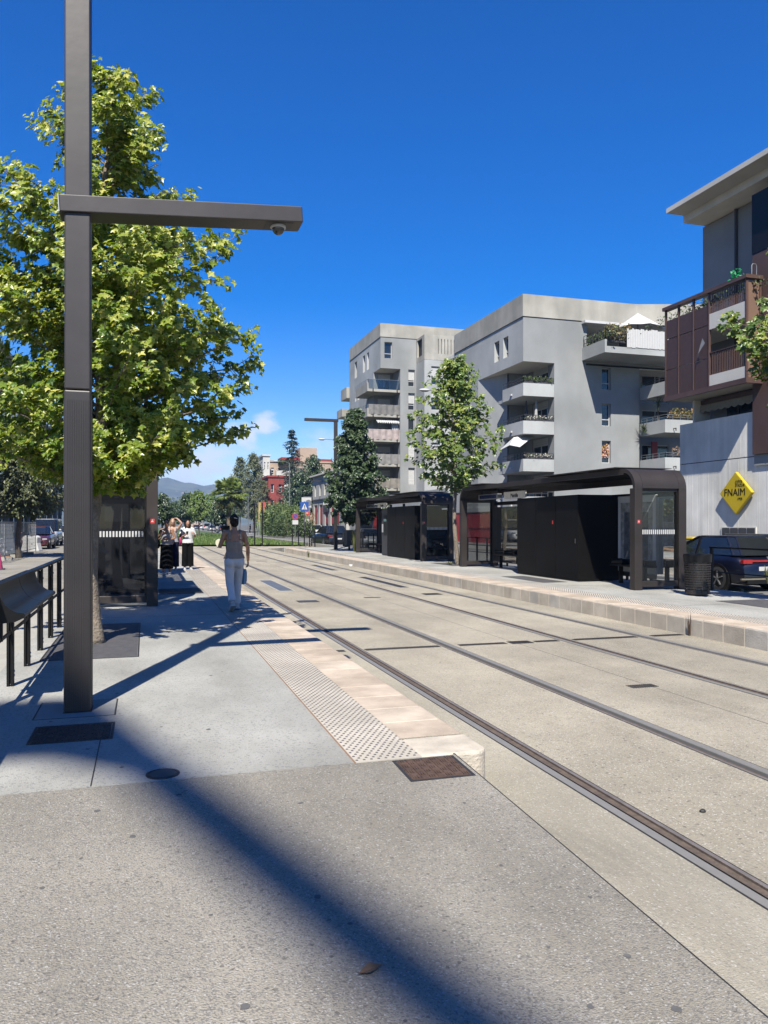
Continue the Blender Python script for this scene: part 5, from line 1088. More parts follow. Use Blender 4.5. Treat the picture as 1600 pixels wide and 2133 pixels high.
# ================================================================== vehicles
def lerp_tab(tab, u):
    for (a, b), (c, d) in zip(tab, tab[1:]):
        if a <= u <= c: return b+(d-b)*(u-a)/(c-a) if c > a else d
    return tab[-1][1]
GLS = mat('car_glass', (.012, .015, .018), .05, spec=.9, var=.3, scale=1)
TYR = mat('tyre', (.02, .02, .02), .85, var=.2, scale=9); RIM = mat('alloy_rim', (.42, .42, .43), .35, metal=.7)
LRED = mat('tail_lens', (.45, .02, .02), .2, spec=.8); LCLR = mat('head_lens', (.65, .67, .68), .12, spec=.9); PLATE = mat('number_plate', (.75, .75, .72), .5)
def car(label, loc, rz, paint, L=4.25, W=1.80, H=1.50, van=False, group='parked cars', cat='car', name='parked_car'):
    """front at +Y in the car's own frame"""
    t = thing(name, label, cat, (0, 0, 0), group)
    top = [(0, .50), (.025, .60), (.08, .655), (.30, .66), (.60, .635), (.70, .615), (.86, .545), (.95, .47), (1, .36)] if not van else [(0, .50), (.02, .56), (.1, .57), (.6, .57), (.74, .56), (.88, .52), (.96, .44), (1, .30)]
    wid = [(0, .82), (.03, .91), (.12, .98), (.3, 1), (.75, 1), (.88, .96), (.96, .86), (1, .70)]
    bot = [(0, .20), (.05, .15), (.9, .14), (1, .18)]
    rings = []
    for i in range(25):
        u = i/24; y = -L/2+L*u; hw = W/2*lerp_tab(wid, u); zt = H*lerp_tab(top, u); zb = H*lerp_tab(bot, u); zm = zb+(zt-zb)*.55; zs = zb+(zt-zb)*.9
        rings.append([(-hw*.90, y, zb), (-hw*.985, y, zb+.06), (-hw, y, zm), (-hw*.97, y, zs), (-hw*.86, y, zt), (0, y, zt+.02), (hw*.86, y, zt), (hw*.97, y, zs), (hw, y, zm), (hw*.985, y, zb+.06), (hw*.90, y, zb)])
    g = G(); g.loft(rings); body = g.build('body', paint, t, smooth=50)
    b0, b1, r0, r1 = (.03, .75, .13, .50) if not van else (.015, .83, .03, .66)
    bw, tw = (W/2*.90, W/2*.70) if not van else (W/2*.95, W/2*.82); zb = H*lerp_tab(top, .3)-.01; zr = H-.03
    def rg(f): 
        ya, yb = -L/2+L*(b0+(r0-b0)*f), -L/2+L*(b1+(r1-b1)*f); hw = bw+(tw-bw)*f; z = zb+(zr-zb)*(f if f < 1 else 1); c = .12
        return [(-hw+c, ya, z), (hw-c, ya, z), (hw, ya+c*1.4, z), (hw, yb-c*2.4, z), (hw-c*1.6, yb, z), (-hw+c*1.6, yb, z), (-hw, yb-c*2.4, z), (-hw, ya+c*1.4, z)]
    g = G(); g.loft([rg(0), rg(.5), rg(1)]); g.build('window', GLS, t, smooth=25)
    base = rg(1.0); r2 = [(x*.93, y*1.0, H) for x, y, z in base]; r1_ = [(x*1.01, y*1.005, zr-.02) for x, y, z in base]
    g = G(); g.loft([r1_, [(x*1.012, y*1.006, zr+.012) for x, y, z in base], r2]); g.build('roof', paint, t, smooth=50)
    lo, hi = rg(.0), rg(1.0)
    for a, b, w_ in ((3, 3, .05), (7, 7, .06), (2, 2, .06), (6, 6, .05), (0, 0, .05), (1, 1, .05), (4, 4, .045), (5, 5, .045)):
        g = G(); p, q = Vector(lo[a]), Vector(hi[b]); n_ = Vector((p.x, 0, 0)).normalized()*.012; g.bar(p+n_, q+n_, w_*.7, .022); g.build('pillar', paint if a in (0, 1, 2, 7) else M['black'], t)
    for s in (-1, 1):
        g = G(); ym = -L/2+L*.42; g.bar((s*(bw+.004), ym, zb), (s*(tw+.008), ym, zr), .07, .03); g.build('pillar', paint if van else M['black'], t)
        g = G(); g.ell((s*(W/2+.07), -L/2+L*(b1-.13), zb+.06), (.09, .05, .07), 8, 6); g.build('mirror', paint, t, smooth='full')
        g = G(); g.box(s*W/2*.995, s*(W/2+.008), -L/2+L*.25, -L/2+L*.72, .22*H, .27*H); g.build('side_trim', M['black'], t)
        for y in (-L/2+L*.32, -L/2+L*.53):
            g = G(); g.box(s*(W/2+.012), s*(W/2-.02), y-.09, y+.09, H*.55, H*.575); g.build('door_handle', paint, t)
    wr = .335*(H/1.5 if not van else 1.0)
    for s in (-1, 1):
        for u in (.19, .815):
            y = -L/2+L*u; xo = s*W/2
            g = G(); g.lathe((xo-s*.06, y, wr), [(wr+.07, -.02*s), (wr+.07, .063*s), (wr-.02, .066*s)], 24, 'x'); g.build('wheel_arch', M['black'], t, smooth=40)
            g = G(); g.lathe((xo-s*.10, y, wr), [(wr*.6, -.1*s), (wr, -.09*s), (wr, .085*s), (wr*.93, .11*s), (wr*.68, .115*s), (wr*.66, .09*s)], 28, 'x'); w_ = g.build('wheel', TYR, t, smooth=40)
            g = G(); g.lathe((xo-s*.10, y, wr), [(.05, .06*s), (.05, .112*s), (.02, .118*s)], 10, 'x')
            g.lathe((xo-s*.10, y, wr), [(wr*.60, .06*s), (wr*.67, .10*s), (wr*.62, .105*s)], 28, 'x')
            for k in range(5):
                a = 2*math.pi*k/5+.3; p = Vector((xo+s*.004, y, wr)); e = p+Vector((0, math.cos(a), math.sin(a)))*wr*.62; g.bar(p, e, .03, .07, up=(1, 0, 0))
            g.build('rim', RIM, w_, smooth=40)
            g = G(); g.lathe((xo-s*.10, y, wr), [(wr*.64, .02*s), (wr*.64, .03*s), (.02, .032*s)], 20, 'x'); g.build('brake_disc', M['darkgrey'], w_)
    for s in (-1, 1):
        y = -L/2; hw = W/2*.86; g = G(); g.obox((s*hw*.82, y+.035, H*.545), (hw*.19, 0, 0), (0, .06, 0), (0, 0, .055 if not van else .16)); g.build('tail_light', LRED, t, bevel=.01)
        y = L/2; g = G(); g.obox((s*hw*.80, y-.16, H*.44), (hw*.18, s*-.05, 0), (0, .1, 0), (0, 0, .05)); g.build('headlight', LCLR, t, bevel=.02)
    g = G(); g.box(-.26, .26, -L/2-.012, -L/2+.03, H*.38, H*.38+.11); g.build('number_plate', PLATE, t)
    g = G(); g.box(-.26, .26, L/2-.03, L/2+.014, H*.24, H*.24+.11); g.build('number_plate', PLATE, t)
    g = G(); g.box(-W*.36, W*.36, -L/2-.02, -L/2+.06, H*.15, H*.27); g.build('bumper', M['black'], t)
    g = G(); g.box(-W*.30, W*.30, L/2-.08, L/2+.012, H*.30, H*.37); g.build('grille', M['black'], t)
    t.location = loc; t.rotation_euler = (0, 0, rz); ORG[t] = Vector(loc)
    return t
def paint(name, c, metal=.25): return mat(name, c, .32, metal=metal, var=.04, scale=2, coat=.5)
PBLU = paint('midnight_blue_paint', (.004, .005, .016)); PBLK = paint('black_car_paint', (.012, .013, .016)); PWHT = paint('white_car_paint', (.72, .72, .72), 0); PSIL = paint('silver_paint', (.40, .41, .42), .5); PGRY = paint('graphite_paint', (.05, .055, .065)); PRED = paint('maroon_paint', (.10, .02, .025))
SZ = -.30
t = car('midnight blue hatchback parked behind the near right shelter', (15.75, 19.15, SZ), R(1), PBLU, 4.2, 1.80, 1.48)
g = G(); g.box(-.72, .72, -2.105, -2.06, .80, .85); o = g.build('light_bar', LRED, None, loc=(0, 0, 0)); o.parent = t
g = G(); g.box(-.85, .85, -2.13, -2.08, .33, .37); o = g.build('chrome_strip', mat('champagne_trim', (.55, .48, .36), .3, metal=.6), None, loc=(0, 0, 0)); o.parent = t
g = G(); g.add([(0, -2.125, 1.0-.06), (.035, -2.125, .94), (0, -2.125, .88-.01), (-.035, -2.125, .94)], [(0, 1, 2, 3)]); o = g.build('emblem', RIM, None, loc=(0, 0, 0)); o.parent = t
car('black car beyond the blue hatchback at right edge', (17.9, 20.6, SZ), R(-2), PBLK, 4.4, 1.8, 1.5)
c = at(692, 60, SZ); car('black off-roader with red tail lights behind the far lamp post', (c.x, c.y+1, SZ), R(6), PBLK, 4.35, 1.84, 1.66)
c = at(763, 59, SZ); car('silver car seen through the far shelter opening', (c.x, c.y+1, SZ), R(4), PSIL, 4.2, 1.78, 1.45)
c = at(650, 104, SZ); car('white off-roader parked before the grey shop building', (c.x, c.y, SZ), R(10), PWHT, 4.4, 1.85, 1.68)
c = at(640, 118, SZ); car('dark car half hidden by the hedge, left of the white one', (c.x, c.y, SZ), R(10), PGRY, 4.2, 1.8, 1.5)
for px, D, pm, v, lb in ((441, 176, PSIL, 0, 'distant silver car right of the lawn, above the white marker'), (430, 215, PWHT, 1, 'distant white van far up the road'), (451, 204, PWHT, 1, 'distant white van right of the silver car'), (463, 168, PGRY, 0, 'distant dark car left of the walking woman'), (408, 235, PGRY, 0, 'distant dark car left of the white vans'), (420, 250, PWHT, 0, 'farthest white car on the road')):
    c = at(px, D, SZ); car(lb, (c.x, c.y, SZ), 0, pm, 4.9 if v else 4.2, 1.95 if v else 1.8, 2.0 if v else 1.5, van=bool(v), group='cars far up the road')
c = at(97, 59, -.13); car('white van parked on the left street facing the stop', (c.x, c.y, -.13), R(180), PWHT, 4.9, 1.95, 2.0, van=True, group='cars on the left street', cat='van', name='parked_van')
c = at(80, 52, -.13); car('dark maroon car parked before the white van', (c.x, c.y, -.13), R(180), PRED, 4.2, 1.78, 1.48, group='cars on the left street')
c = at(130, 70, -.13); car('white car behind the van on the left street', (c.x, c.y, -.13), R(180), PWHT, 4.2, 1.78, 1.5, group='cars on the left street')
c = at(1443, 26, SZ); t = thing('yellow_bin', 'yellow container top showing beyond the blue hatchback', 'container', (c.x, c.y, SZ)); part('body', M['yellow'], t, (c.x-.15, c.x+.15, c.y-.2, c.y+.2, SZ, SZ+1.25), bevel=.04); part('lid', M['yellow'], t, (c.x-.18, c.x+.18, c.y-.23, c.y+.23, SZ+1.26, SZ+1.38), bevel=.05)

# ================================================================== far buildings
D1 = thing('shop_building', 'low grey shop building with red shutters at the street end', 'building', (26, 108, 0)); X0 = 24.6; ya, yb = 97.8, 119
hs_ = [(y, y+1.0, 5.6, 7.3) for y in (116.5, 113.2, 110, 106, 102)]; hg = [(y, y+2.2, .0, 4.3) for y in (115.6, 111.9, 108.2, 104.5, 100.8)]
g = G(); g.wall('x', X0, ya, yb, -.2, 8.6, hs_+hg, .3); g.quad((X0, yb, -.2), (34, yb, -.2), (34, yb, 8.6), (X0, yb, 8.6)); g.quad((X0, ya, -.2), (34, ya, -.2), (34, ya, 8.6), (X0, ya, 8.6)); g.build('wall', mat('pale_shop_render', (.62, .61, .56), .85, var=.05, scale=.5), D1)
for h in hs_: win(D1, 'x', X0, *h, depth=.3)
for i, h in enumerate(hg):
    part('shutter_box', M['red'], D1, (X0+.12, X0+.28, h[0], h[1], 1.5, 4.3)); part('shop_front', M['darkgrey'], D1, (X0+.2, X0+.3, h[0], h[1], -.2, 1.5))
part('cornice', M['darkgrey'], D1, (X0-.15, X0, ya, yb, 5.0, 5.15)); part('roof', M['soffit'], D1, (X0-.4, 34, ya, yb+.4, 8.6, 8.8))
sgn = part('fascia_sign', M['black'], D1, (X0-.1, X0-.005, 107.5, 111.2, 3.2, 5.0)); text('Crèmerie', .75, M['white'], sgn, (X0-.11, 109.35, 4.3), (0, -1, 0), (0, 0, 1), 'lettering', shear=.2) if False else None
g = G(); rnd = random.Random(4)
for k in range(9): y = 110.8-k*.36; g.tube([(X0-.12, y, 4.2), (X0-.12, y-.1, 4.6), (X0-.12, y-.22, 4.15), (X0-.12, y-.36, 4.35)], .035, 4)
g.build('script_lettering', M['white'], sgn, kind='stuff')
t = thing('blade_sign', 'hanging shop signs with a red roundel and white disc', 'sign', (23.9, 119.1, 3)); part('arm', M['galv'], t, (23.2, 24.6, 119.05, 119.15, 5.6, 5.68), (23.2, 24.6, 119.05, 119.15, 3.9, 3.98)); b_ = part('top_board', M['white'], t, (22.9, 24.4, 119.0, 119.1, 4.0, 5.55)); b2_ = part('lower_board', M['galv'], t, (23.0, 24.2, 119.0, 119.1, 2.2, 3.9))
g = G(); g.lathe((23.6, 118.98, 3.15), [(.48, 0), (.48, .02), (.01, .021)], 20, 'y'); rd = g.build('roundel', M['stickred'], b2_); part('roundel_bar', M['white'], rd, (23.3, 23.9, 118.94, 118.975, 3.08, 3.22))
g = G(); g.lathe((23.7, 118.98, 1.75), [(.5, 0), (.5, .03), (.01, .031)], 20, 'y'); g.build('disc', M['white'], t); g = G(); g.lathe((23.95, 118.97, 4.7), [(.5, 0), (.5, .02), (.01, .021)], 20, 'y'); g.build('emblem', M['galv'], b_)
def block(label, px0, px1, D, ytop, m, floors, cols, ang=0, zb=-.2, roofm=None, name='distant_block', depth=12, skip=()):
    """a far block facing the camera along the street grid"""
    a, b = at(px0, D, zb), at(px1, D, zb); y = a.y; x0 = a.x; x1 = pt(px1, 1000, Y=y).x; zt = CZ+(HY-ytop)/F*D
    t = thing(name, label, 'building', ((x0+x1)/2, y, zb)); fh = 3.0; holes = []
    for i in range(floors):
        for j in range(cols):
            if (i, j) in skip: continue
            w_ = (x1-x0)/cols; zc = zt-1.2-i*fh; holes.append((x0+w_*(j+.3), x0+w_*(j+.7), zc-1.7, zc-.1))
    holes = [h for h in holes if h[2] > .3]
    g = G(); g.wall('y', y, x0, x1, zb, zt, holes, .25); g.quad((x0, y, zb), (x0, y+depth, zb), (x0, y+depth, zt), (x0, y, zt)); g.quad((x1, y, zb), (x1, y+depth, zb), (x1, y+depth, zt), (x1, y, zt)); g.build('wall', m, t)
    for h in holes: win(t, 'y', y, *h, depth=.25, frame=.1, shutter=.35 if int(h[0]*7+h[2]*3) % 3 == 0 else 0)
    part('roof', roofm or m, t, (x0-.2, x1+.2, y-.2, y+depth, zt, zt+.35)); return t, x0, x1, y, zt
block('tall white block with a narrow tower left of the conifer', 548, 562, 172, 950, M['whitewall'], 8, 2)
t, x0, x1, y, zt = block('cream apartment block with terraces behind the conifer', 560, 694, 178, 962, M['cream'], 7, 9)
for i in range(4):
    z = zt-2.9-i*3; o = part('terrace', M['whitewall'], t, (x0+1.5, x0+6, y-1.4, y-.01, z-.2, z+.9), ); part('terrace', M['whitewall'], t, (x1-4.5, x1-.5, y-1.4, y-.01, z-.2, z+.9))
part('penthouse', M['cream'], t, (x0+7.5, x0+11.5, y+2, y+8, zt+.36, zt+3.6)); part('roof_red', M['red'], t, (x0+3, x0+7, y+.5, y+6, zt+.36, zt+1.2)); part('roof_red', M['redbld'], t, (x1-4.2, x1-.2, y-.1, y+6, zt+.36, zt+.9))
planter('green roof terrace hedge on the cream block', x0+2, x0+5.5, y-1.0, zt-.8, 1.3, LB1, 33, 300, .4, .8, name='roof_hedge')
block('red apartment block with white windows below the cream one', 559, 592, 150, 994, M['redbld'], 4, 2, depth=8, name='red_block')
block('pale block far behind the tall olive trees', 540, 551, 190, 1010, M['cream'], 5, 2)
block('low house far up the avenue behind the cars', 398, 422, 300, 1076, M['cream'], 1, 3)
# left street facade
LB = thing('street_building', 'dark grey building with green shopfront on the left street', 'building', (-14, 80, 0)); XL = -14.0
g = G(); yy0, yy1 = 34, 150
g.quad((XL, yy0, 4.5), (XL, yy1, 4.5), (XL, yy1, 19), (XL, yy0, 19)); g.quad((XL, yy0, -.1), (XL-14, yy0, -.1), (XL-14, yy0, 19), (XL, yy0, 19)); g.build('wall', mat('slate_render', (.24, .245, .25), .8, var=.06, scale=.5), LB)
part('roof', M['soffit'], LB, (XL-14, XL+.6, yy0-.4, yy1, 19, 19.3))
for i in range(4):
    for k in range(14):
        y = 37+k*8; z = 5.6+i*3.3
        if k > 11 and i > 2: continue
        part('window', M['pane'], LB, (XL+.01, XL+.05, y, y+5.2, z, z+2.1))
    part('balcony_slab', M['concrete'], LB, (XL+.06, XL+1.1, 36, 148, 5.0+i*3.3, 5.22+i*3.3))
GRN = mat('green_shopfront', (.05, .22, .15), .6)
for k in range(15):
    y = 35+k*7.6
    part('stone_column', mat('rubble_stone', (.40, .35, .28), .9, var=.4, scale=1.5, bump=.5, bscale=6) if k == 0 else bpy.data.materials['rubble_stone'], LB, (XL+.0, XL+.5, y, y+1.1, -.1, 4.5))
    part('shopfront', GRN, LB, (XL-.1, XL-.02, y+1.1, y+7.6, -.1, .5), (XL-.1, XL-.02, y+1.1, y+7.6, 3.0, 4.5), (XL-.1, XL-.02, y+4.2, y+4.5, .5, 3.0))
    part('shop_glazing', M['pane'], LB, (XL-.09, XL-.05, y+1.1, y+7.6, .5, 3.0))

# ================================================================== fenced works on the left street
for k, (y0, y1) in enumerate(((35.0, 38.4), (38.5, 41.9), (42.0, 45.4), (45.5, 48.8))):
    t = thing('mesh_fence', ('nearest', 'second', 'third', 'farthest')[k]+' panel of the temporary mesh fence, left street', 'fence', (-6, (y0+y1)/2, -.13), 'temporary fence panels'); g = G()
    for y in (y0, y1): g.tube([(-6, y, -.13), (-6, y, 1.6)], .025, 6)
    g.tube([(-6, y0, 1.58), (-6, y1, 1.58)], .02, 6); g.tube([(-6, y0, .1), (-6, y1, .1)], .02, 6); g.build('frame', M['galv'], t)
    g = G()
    for i in range(1, 34): y = y0+(y1-y0)*i/34; g.bar((-6, y, .1), (-6, y, 1.58), .006)
    for i in range(1, 8): z = .1+i*.185; g.bar((-6, y0, z), (-6, y1, z), .006)
    g.build('wire_mesh', M['galv'], t, kind='stuff'); part('foot_block', M['concrete'], t, (-6.3, -5.7, y0-.12, y0+.12, -.13, .01))
for px, D, a, lb in ((20, 40, .2, 'left white plastic road barrier behind the fence'), (66, 47, -.5, 'right white plastic road barrier leaning by the fence end')):
    c = at(px, D, -.13); t = thing('road_barrier', lb, 'barrier', c, 'white plastic road barriers'); g = G(); g.prism([(-.62, 0), (.62, 0), (.55, .25), (.48, .5), (.50, .85), (.3, .95), (.1, .86), (-.1, .86), (-.3, .95), (-.50, .85), (-.48, .5), (-.55, .25)], -.2, .2, 'y'); o = g.build('shell', M['white'], None, loc=(0, 0, 0), bevel=.05); o.parent = t; t.rotation_euler = (0, 0, a)
    g = G(); g.box(-.2, -.12, -.21, -.201, .4, .48); g.box(.12, .2, -.21, -.201, .4, .48); o = g.build('slot', M['darkgrey'], None, loc=(0, 0, 0)); o.parent = t
c = pt(-2, 1186, Z=-.12); t = thing('traffic_cone', 'pink traffic cone at the left picture edge', 'cone', c); g = G(); g.lathe(c, [(.13, .03), (.12, .1), (.03, .62), (.02, .63)], 14); g.build('cone', mat('pink_plastic', (.55, .05, .16), .5), t, smooth=40); part('foot', M['darkgrey'], t, (c.x-.18, c.x+.18, c.y-.18, c.y+.18, c.z, c.z+.03))
g = G(); rnd = random.Random(6)
for k in range(40): g.ell((-6.7+rnd.uniform(-.6, .5), 35+rnd.random()*12, -.1), (rnd.uniform(.1, .5), rnd.uniform(.2, .9), rnd.uniform(.04, .16)), 7, 5)
o = g.build('earth_heap', mat('ochre_earth', (.34, .20, .11), .95, var=.3, scale=4, bump=.6, bscale=9)); o['kind'] = 'stuff'; o['label'] = 'ochre earth heaped behind the temporary fence'; o['category'] = 'earth'

# ================================================================== signs, poles and lamps along the road
def mast(label, X, Y, z0=-.16, h=11.6, sgn=-1, group='tall grey street lamps'):
    t = thing('street_light', label, 'street light', (X, Y, z0), group); g = G(); g.tube([(X, Y, z0), (X, Y, h-.1)], [.11, .06], 8); g.build('pole', M['galv'], t, smooth=True)
    g = G(); g.tube([(X, Y, h-.15), (X+sgn*.8, Y, h+.08), (X+sgn*1.9, Y, h+.12)], .035, 6); g.build('arm', M['galv'], t, smooth=True)
    g = G(); g.ell((X+sgn*2.25, Y, h+.10), (.45, .18, .11), 12, 8); g.build('lamp_head', M['white'], t, smooth='full'); g = G(); g.ell((X+sgn*2.25, Y, h+.03), (.34, .13, .08), 10, 6); g.build('lamp_lens', M['galv'], t)
    g = G(); g.tube([(X, Y, h*.62), (X+sgn*1.1, Y, h*.64)], .03, 6); g.ell((X+sgn*1.4, Y, h*.64), (.36, .14, .09), 10, 6); g.build('low_lamp', M['galv'], t, smooth='full')
for Y, lb in ((56.5, 'grey street light whose head shows left of the slim tree'), (93, 'grey street light with head beside the far lamp post'), (128, 'grey street light standing before the red block'), (165, 'grey street light before the tall olive trees'), (203, 'farthest grey street light right of the palm')): mast(lb, 22.6, Y)
for px, D, lb in ((403, 230, 'thin far lamp pole above the white-shirted woman'), (517, 130, 'thin pale pole right of the walking woman'), (440, 300, 'faint far pole left of the palm')):
    c = at(px, D, -.2); t = thing('pole', lb, 'pole', c, 'thin far poles'); g = G(); g.tube([c, (c.x, c.y, 6.5)], .07, 6); g.build('shaft', M['galv'], t); part('cap', M['darkgrey'], t, (c.x-.2, c.x+.2, c.y-.1, c.y+.1, 6.5, 6.6))
for px, lb in ((530.5, 'left black signal post at the lawn edge'), (546.5, 'right black signal post at the lawn edge')):
    c = pt(px, 1137, Z=-.2); t = thing('signal_post', lb, 'post', c, 'black posts at the lawn edge'); g = G(); g.tube([c, (c.x, c.y, 3.1)], .05, 8); g.build('shaft', M['black'], t); part('cap', M['darkgrey'], t, (c.x-.06, c.x+.06, c.y-.06, c.y+.06, 3.1, 3.16))
for px, y0, lb in ((609, 1137, 'first'), (622, 1137, 'second'), (634, 1138, 'third'), (645, 1139, 'fourth'), (656, 1139, 'fifth')):
    c = pt(px, y0, Z=-.2); t = thing('bollard', lb+' slim black bollard from the lawn beyond the right platform', 'bollard', c, 'black bollards by the crossing'); g = G(); g.lathe(c, [(.045, 0), (.045, 1.12), (.06, 1.13), (.06, 1.2), (.02, 1.23)], 10); g.build('shaft', M['black'], t, smooth=40); part('foot', M['iron'], t, (c.x-.08, c.x+.08, c.y-.08, c.y+.08, c.z, c.z+.03))
c = pt(634, 1136, Z=-.2); t = thing('crossing_sign', 'blue square pedestrian crossing sign on a dark pole', 'sign', c); top_ = pt(634, 1055, D=(c.y*CT+c.x*ST)); g = G(); g.tube([c, (c.x, c.y, top_.z+.4)], .04, 8); g.build('pole', M['darkgrey'], t)
pl = part('plate', M['blue'], t, (c.x-.33, c.x+.33, c.y-.06, c.y-.04, top_.z-.36, top_.z+.36)); g = G(); q = c.y-.066; g.add([(c.x-.23, q, top_.z-.24), (c.x+.23, q, top_.z-.24), (c.x, q, top_.z+.26)], [(0, 1, 2)]); tri = g.build('triangle', M['white'], pl)
g = G(); q -= .005; g.bar((c.x, q, top_.z+.1), (c.x+.02, q, top_.z-.08), .06, .01); g.bar((c.x+.02, q, top_.z-.08), (c.x-.08, q, top_.z-.25), .05, .01); g.bar((c.x+.02, q, top_.z-.08), (c.x+.1, q, top_.z-.25), .05, .01); g.build('walking_figure', M['black'], tri)
c = at(615, 82, -.2); t = thing('no_parking_sign', 'round blue and red no parking sign with white plate', 'sign', c); zc = CZ+(HY-1075.5)/F*82; g = G(); g.tube([c, (c.x, c.y, zc+.3)], .035, 8); g.build('pole', M['galv'], t)
g = G(); g.lathe((c.x, c.y-.05, zc), [(.33, 0), (.33, .02), (.25, .021)], 24, 'y'); g.build('red_ring', M['stickred'], t); g = G(); g.lathe((c.x, c.y-.055, zc), [(.25, 0), (.25, .003), (.01, .0031)], 24, 'y'); dsc = g.build('blue_disc', M['blue'], t); g = G(); g.bar((c.x-.2, c.y-.062, zc+.2), (c.x+.2, c.y-.062, zc-.2), .07, .008, up=(0, 1, 0)); g.build('red_slash', M['stickred'], dsc); part('plate', M['white'], t, (c.x-.3, c.x+.3, c.y-.06, c.y-.04, zc-.85, zc-.40))
c = pt(457, 1141, Z=TZ); t = thing('track_marker', 'cream round-headed marker board standing on the tracks', 'marker', c); g = G(); hd = [(.29*math.cos(a), .38+.29*math.sin(a)) for a in [R(x) for x in range(-35, 216, 15)]]+[(-.14, .07), (.14, .07)]; g.prism([(c.x+p[0], c.z+p[1]) for p in hd], c.y-.03, c.y+.03, 'y'); g.build('board', mat('cream_board', (.85, .80, .58), .6, var=.03), t); part('foot', M['darkgrey'], t, (c.x-.16, c.x+.16, c.y-.12, c.y+.12, c.z, c.z+.065))
for px, D, cc, lb in ((538, 128, (.62, .45, .12), 'yellow banner flag beside the road'), (544, 126, (.60, .10, .08), 'red banner flag beside the road')):
    c = at(px, D, -.2); t = thing('banner_flag', lb, 'flag', c, 'banner flags by the road'); g = G(); g.tube([c, (c.x, c.y, 5.2)], .04, 6); g.build('pole', M['galv'], t); g = G(); n = 8
    for k in range(n): z0, z1 = 1.8+3.2*k/n, 1.8+3.2*(k+1)/n; g.add([(c.x+.05, c.y, z0), (c.x+.75, c.y+.12*math.sin(k), z0), (c.x+.75, c.y+.12*math.sin(k+1), z1), (c.x+.05, c.y, z1)], [(0, 1, 2, 3)])
    g.build('cloth', mat('flag_cloth_'+str(px), cc, .8), t)
t = thing('red_kiosk', 'narrow red panel on the pavement behind the far shelter', 'panel', (22.4, 78, -.16)); c = at(785, 74, -.16); t.location = c; ORG[t] = c; part('panel', M['red'], t, (c.x-.35, c.x+.35, c.y-.08, c.y+.08, .3, 2.9)); part('post', M['galv'], t, (c.x-.05, c.x+.05, c.y-.05, c.y+.05, -.16, .3))
c = at(738, 52, -.2); t = thing('pickup_board', 'dark blue low board by the black off-roader', 'board', c); part('panel', PBLU, t, (c.x-.75, c.x+.75, c.y-.04, c.y+.04, .55, 1.0)); part('leg', M['black'], t, (c.x-.6, c.x-.52, c.y-.04, c.y+.04, -.2, .55)); part('leg', M['black'], t, (c.x+.52, c.x+.6, c.y-.04, c.y+.04, -.2, .55))
# cabinet bin by the far lamp
c = pt(712, 1135, X=11.3); t = thing('service_box', 'dark upright box right of the far lamp post', 'box', (11.3, 44.2, 0)); part('case', M['darkgrey'], t, (11.1, 11.5, 44.0, 44.5, .25, 1.15), bevel=.02); part('stand', M['black'], t, (11.25, 11.35, 44.2, 44.3, 0, .25))
# ================================================================== hills
g = G(); rnd = random.Random(12); nx, ny = 60, 14; vs = []
def hill(x, f): 
    ridge = 92+28*math.sin(x*.0021+.2)+15*math.sin(x*.0061+1.3)+8*math.sin(x*.0163+2)+4*math.sin(x*.041)
    return ridge*(f**.85)*(1 if f < 1 else 1)
for j in range(ny+1):
    f = j/ny
    for i in range(nx*3+1):
        x = -5200+10400*i/(nx*3); y = 1500+700*f+60*math.sin(x*.002); vs.append((x, y, -2+hill(x, f)+f*9*math.sin(x*.023+y*.02)+f*5*math.sin(x*.061-y*.04)))
m3 = nx*3+1; fs = [(j*m3+i, j*m3+i+1, (j+1)*m3+i+1, (j+1)*m3+i) for j in range(ny) for i in range(m3-1)]
for i in range(m3): pass
g.add(vs, fs); HL = struct(g.build('hills', mat('hill_scrub', (.13, .14, .085), .95, var=.35, scale=.02, speck=[(.05, .7, (.08, .10, .05), .6)]), smooth=True))
for k in range(16):
    u = rnd.random(); px = rnd.uniform(334, 452); f = .34+.30*rnd.random()
    a = (px-800)/F; yv = 1500+700*f+60*math.sin(600*.002); x = yv*(ST+a*CT)/(CT-a*ST); z = -2+hill(x, f); w_ = rnd.uniform(6, 13); h_ = rnd.uniform(4, 7)
    t = thing('hillside_house', 'tiny white house on the distant hillside', 'house', (x, yv, z), 'white houses on the distant hillside'); part('wall', M['whitewall'], t, (x-w_/2, x+w_/2, yv-8, yv+6, z-8, z+h_)); g = G(); g.prism([(x-w_/2-.8, z+h_), (x+w_/2+.8, z+h_), (x, z+h_+3)], yv-8.8, yv+6.8, 'y'); g.build('roof', M['cream'], t)
# ================================================================== added unseen caster behind the camera, shaped for the soft shadow on the ramp
H_ = 30.0; kx, ky = SDX/math.tan(SUN_EL), SDY/math.tan(SUN_EL)
p1 = Vector((-.44-kx*H_, 6.5-ky*H_, H_)); p2 = Vector((.95-kx*H_, 2.30-ky*H_, H_)); ext = p2+(p2-p1)*.9
t = thing('shadow_caster', 'unseen mast shape added behind the viewer to shadow the ramp', 'mast', (p1.x-1.2, p1.y-.1, 0))
g = G(); g.tube([(p1.x-1.6, p1.y-.1, -.3), (p1.x-1.6, p1.y-.1, H_)], [.26, .16], 12); g.build('column', M['galv'], t, smooth=True)
g = G(); g.bar(p1, ext, .36, .2); g.build('beam', M['galv'], t); g = G(); g.prism([(p1.x-3.4, p1.y-.85), (p1.x-.2, p1.y-.95), (p1.x+.42, p1.y-1.55), (p1.x+.60, p1.y-1.35), (p1.x+.15, p1.y+.2), (p1.x-.2, p1.y+.7), (p1.x-3.4, p1.y+.8)], H_-.1, H_+.15); g.build('head', M['galv'], t)
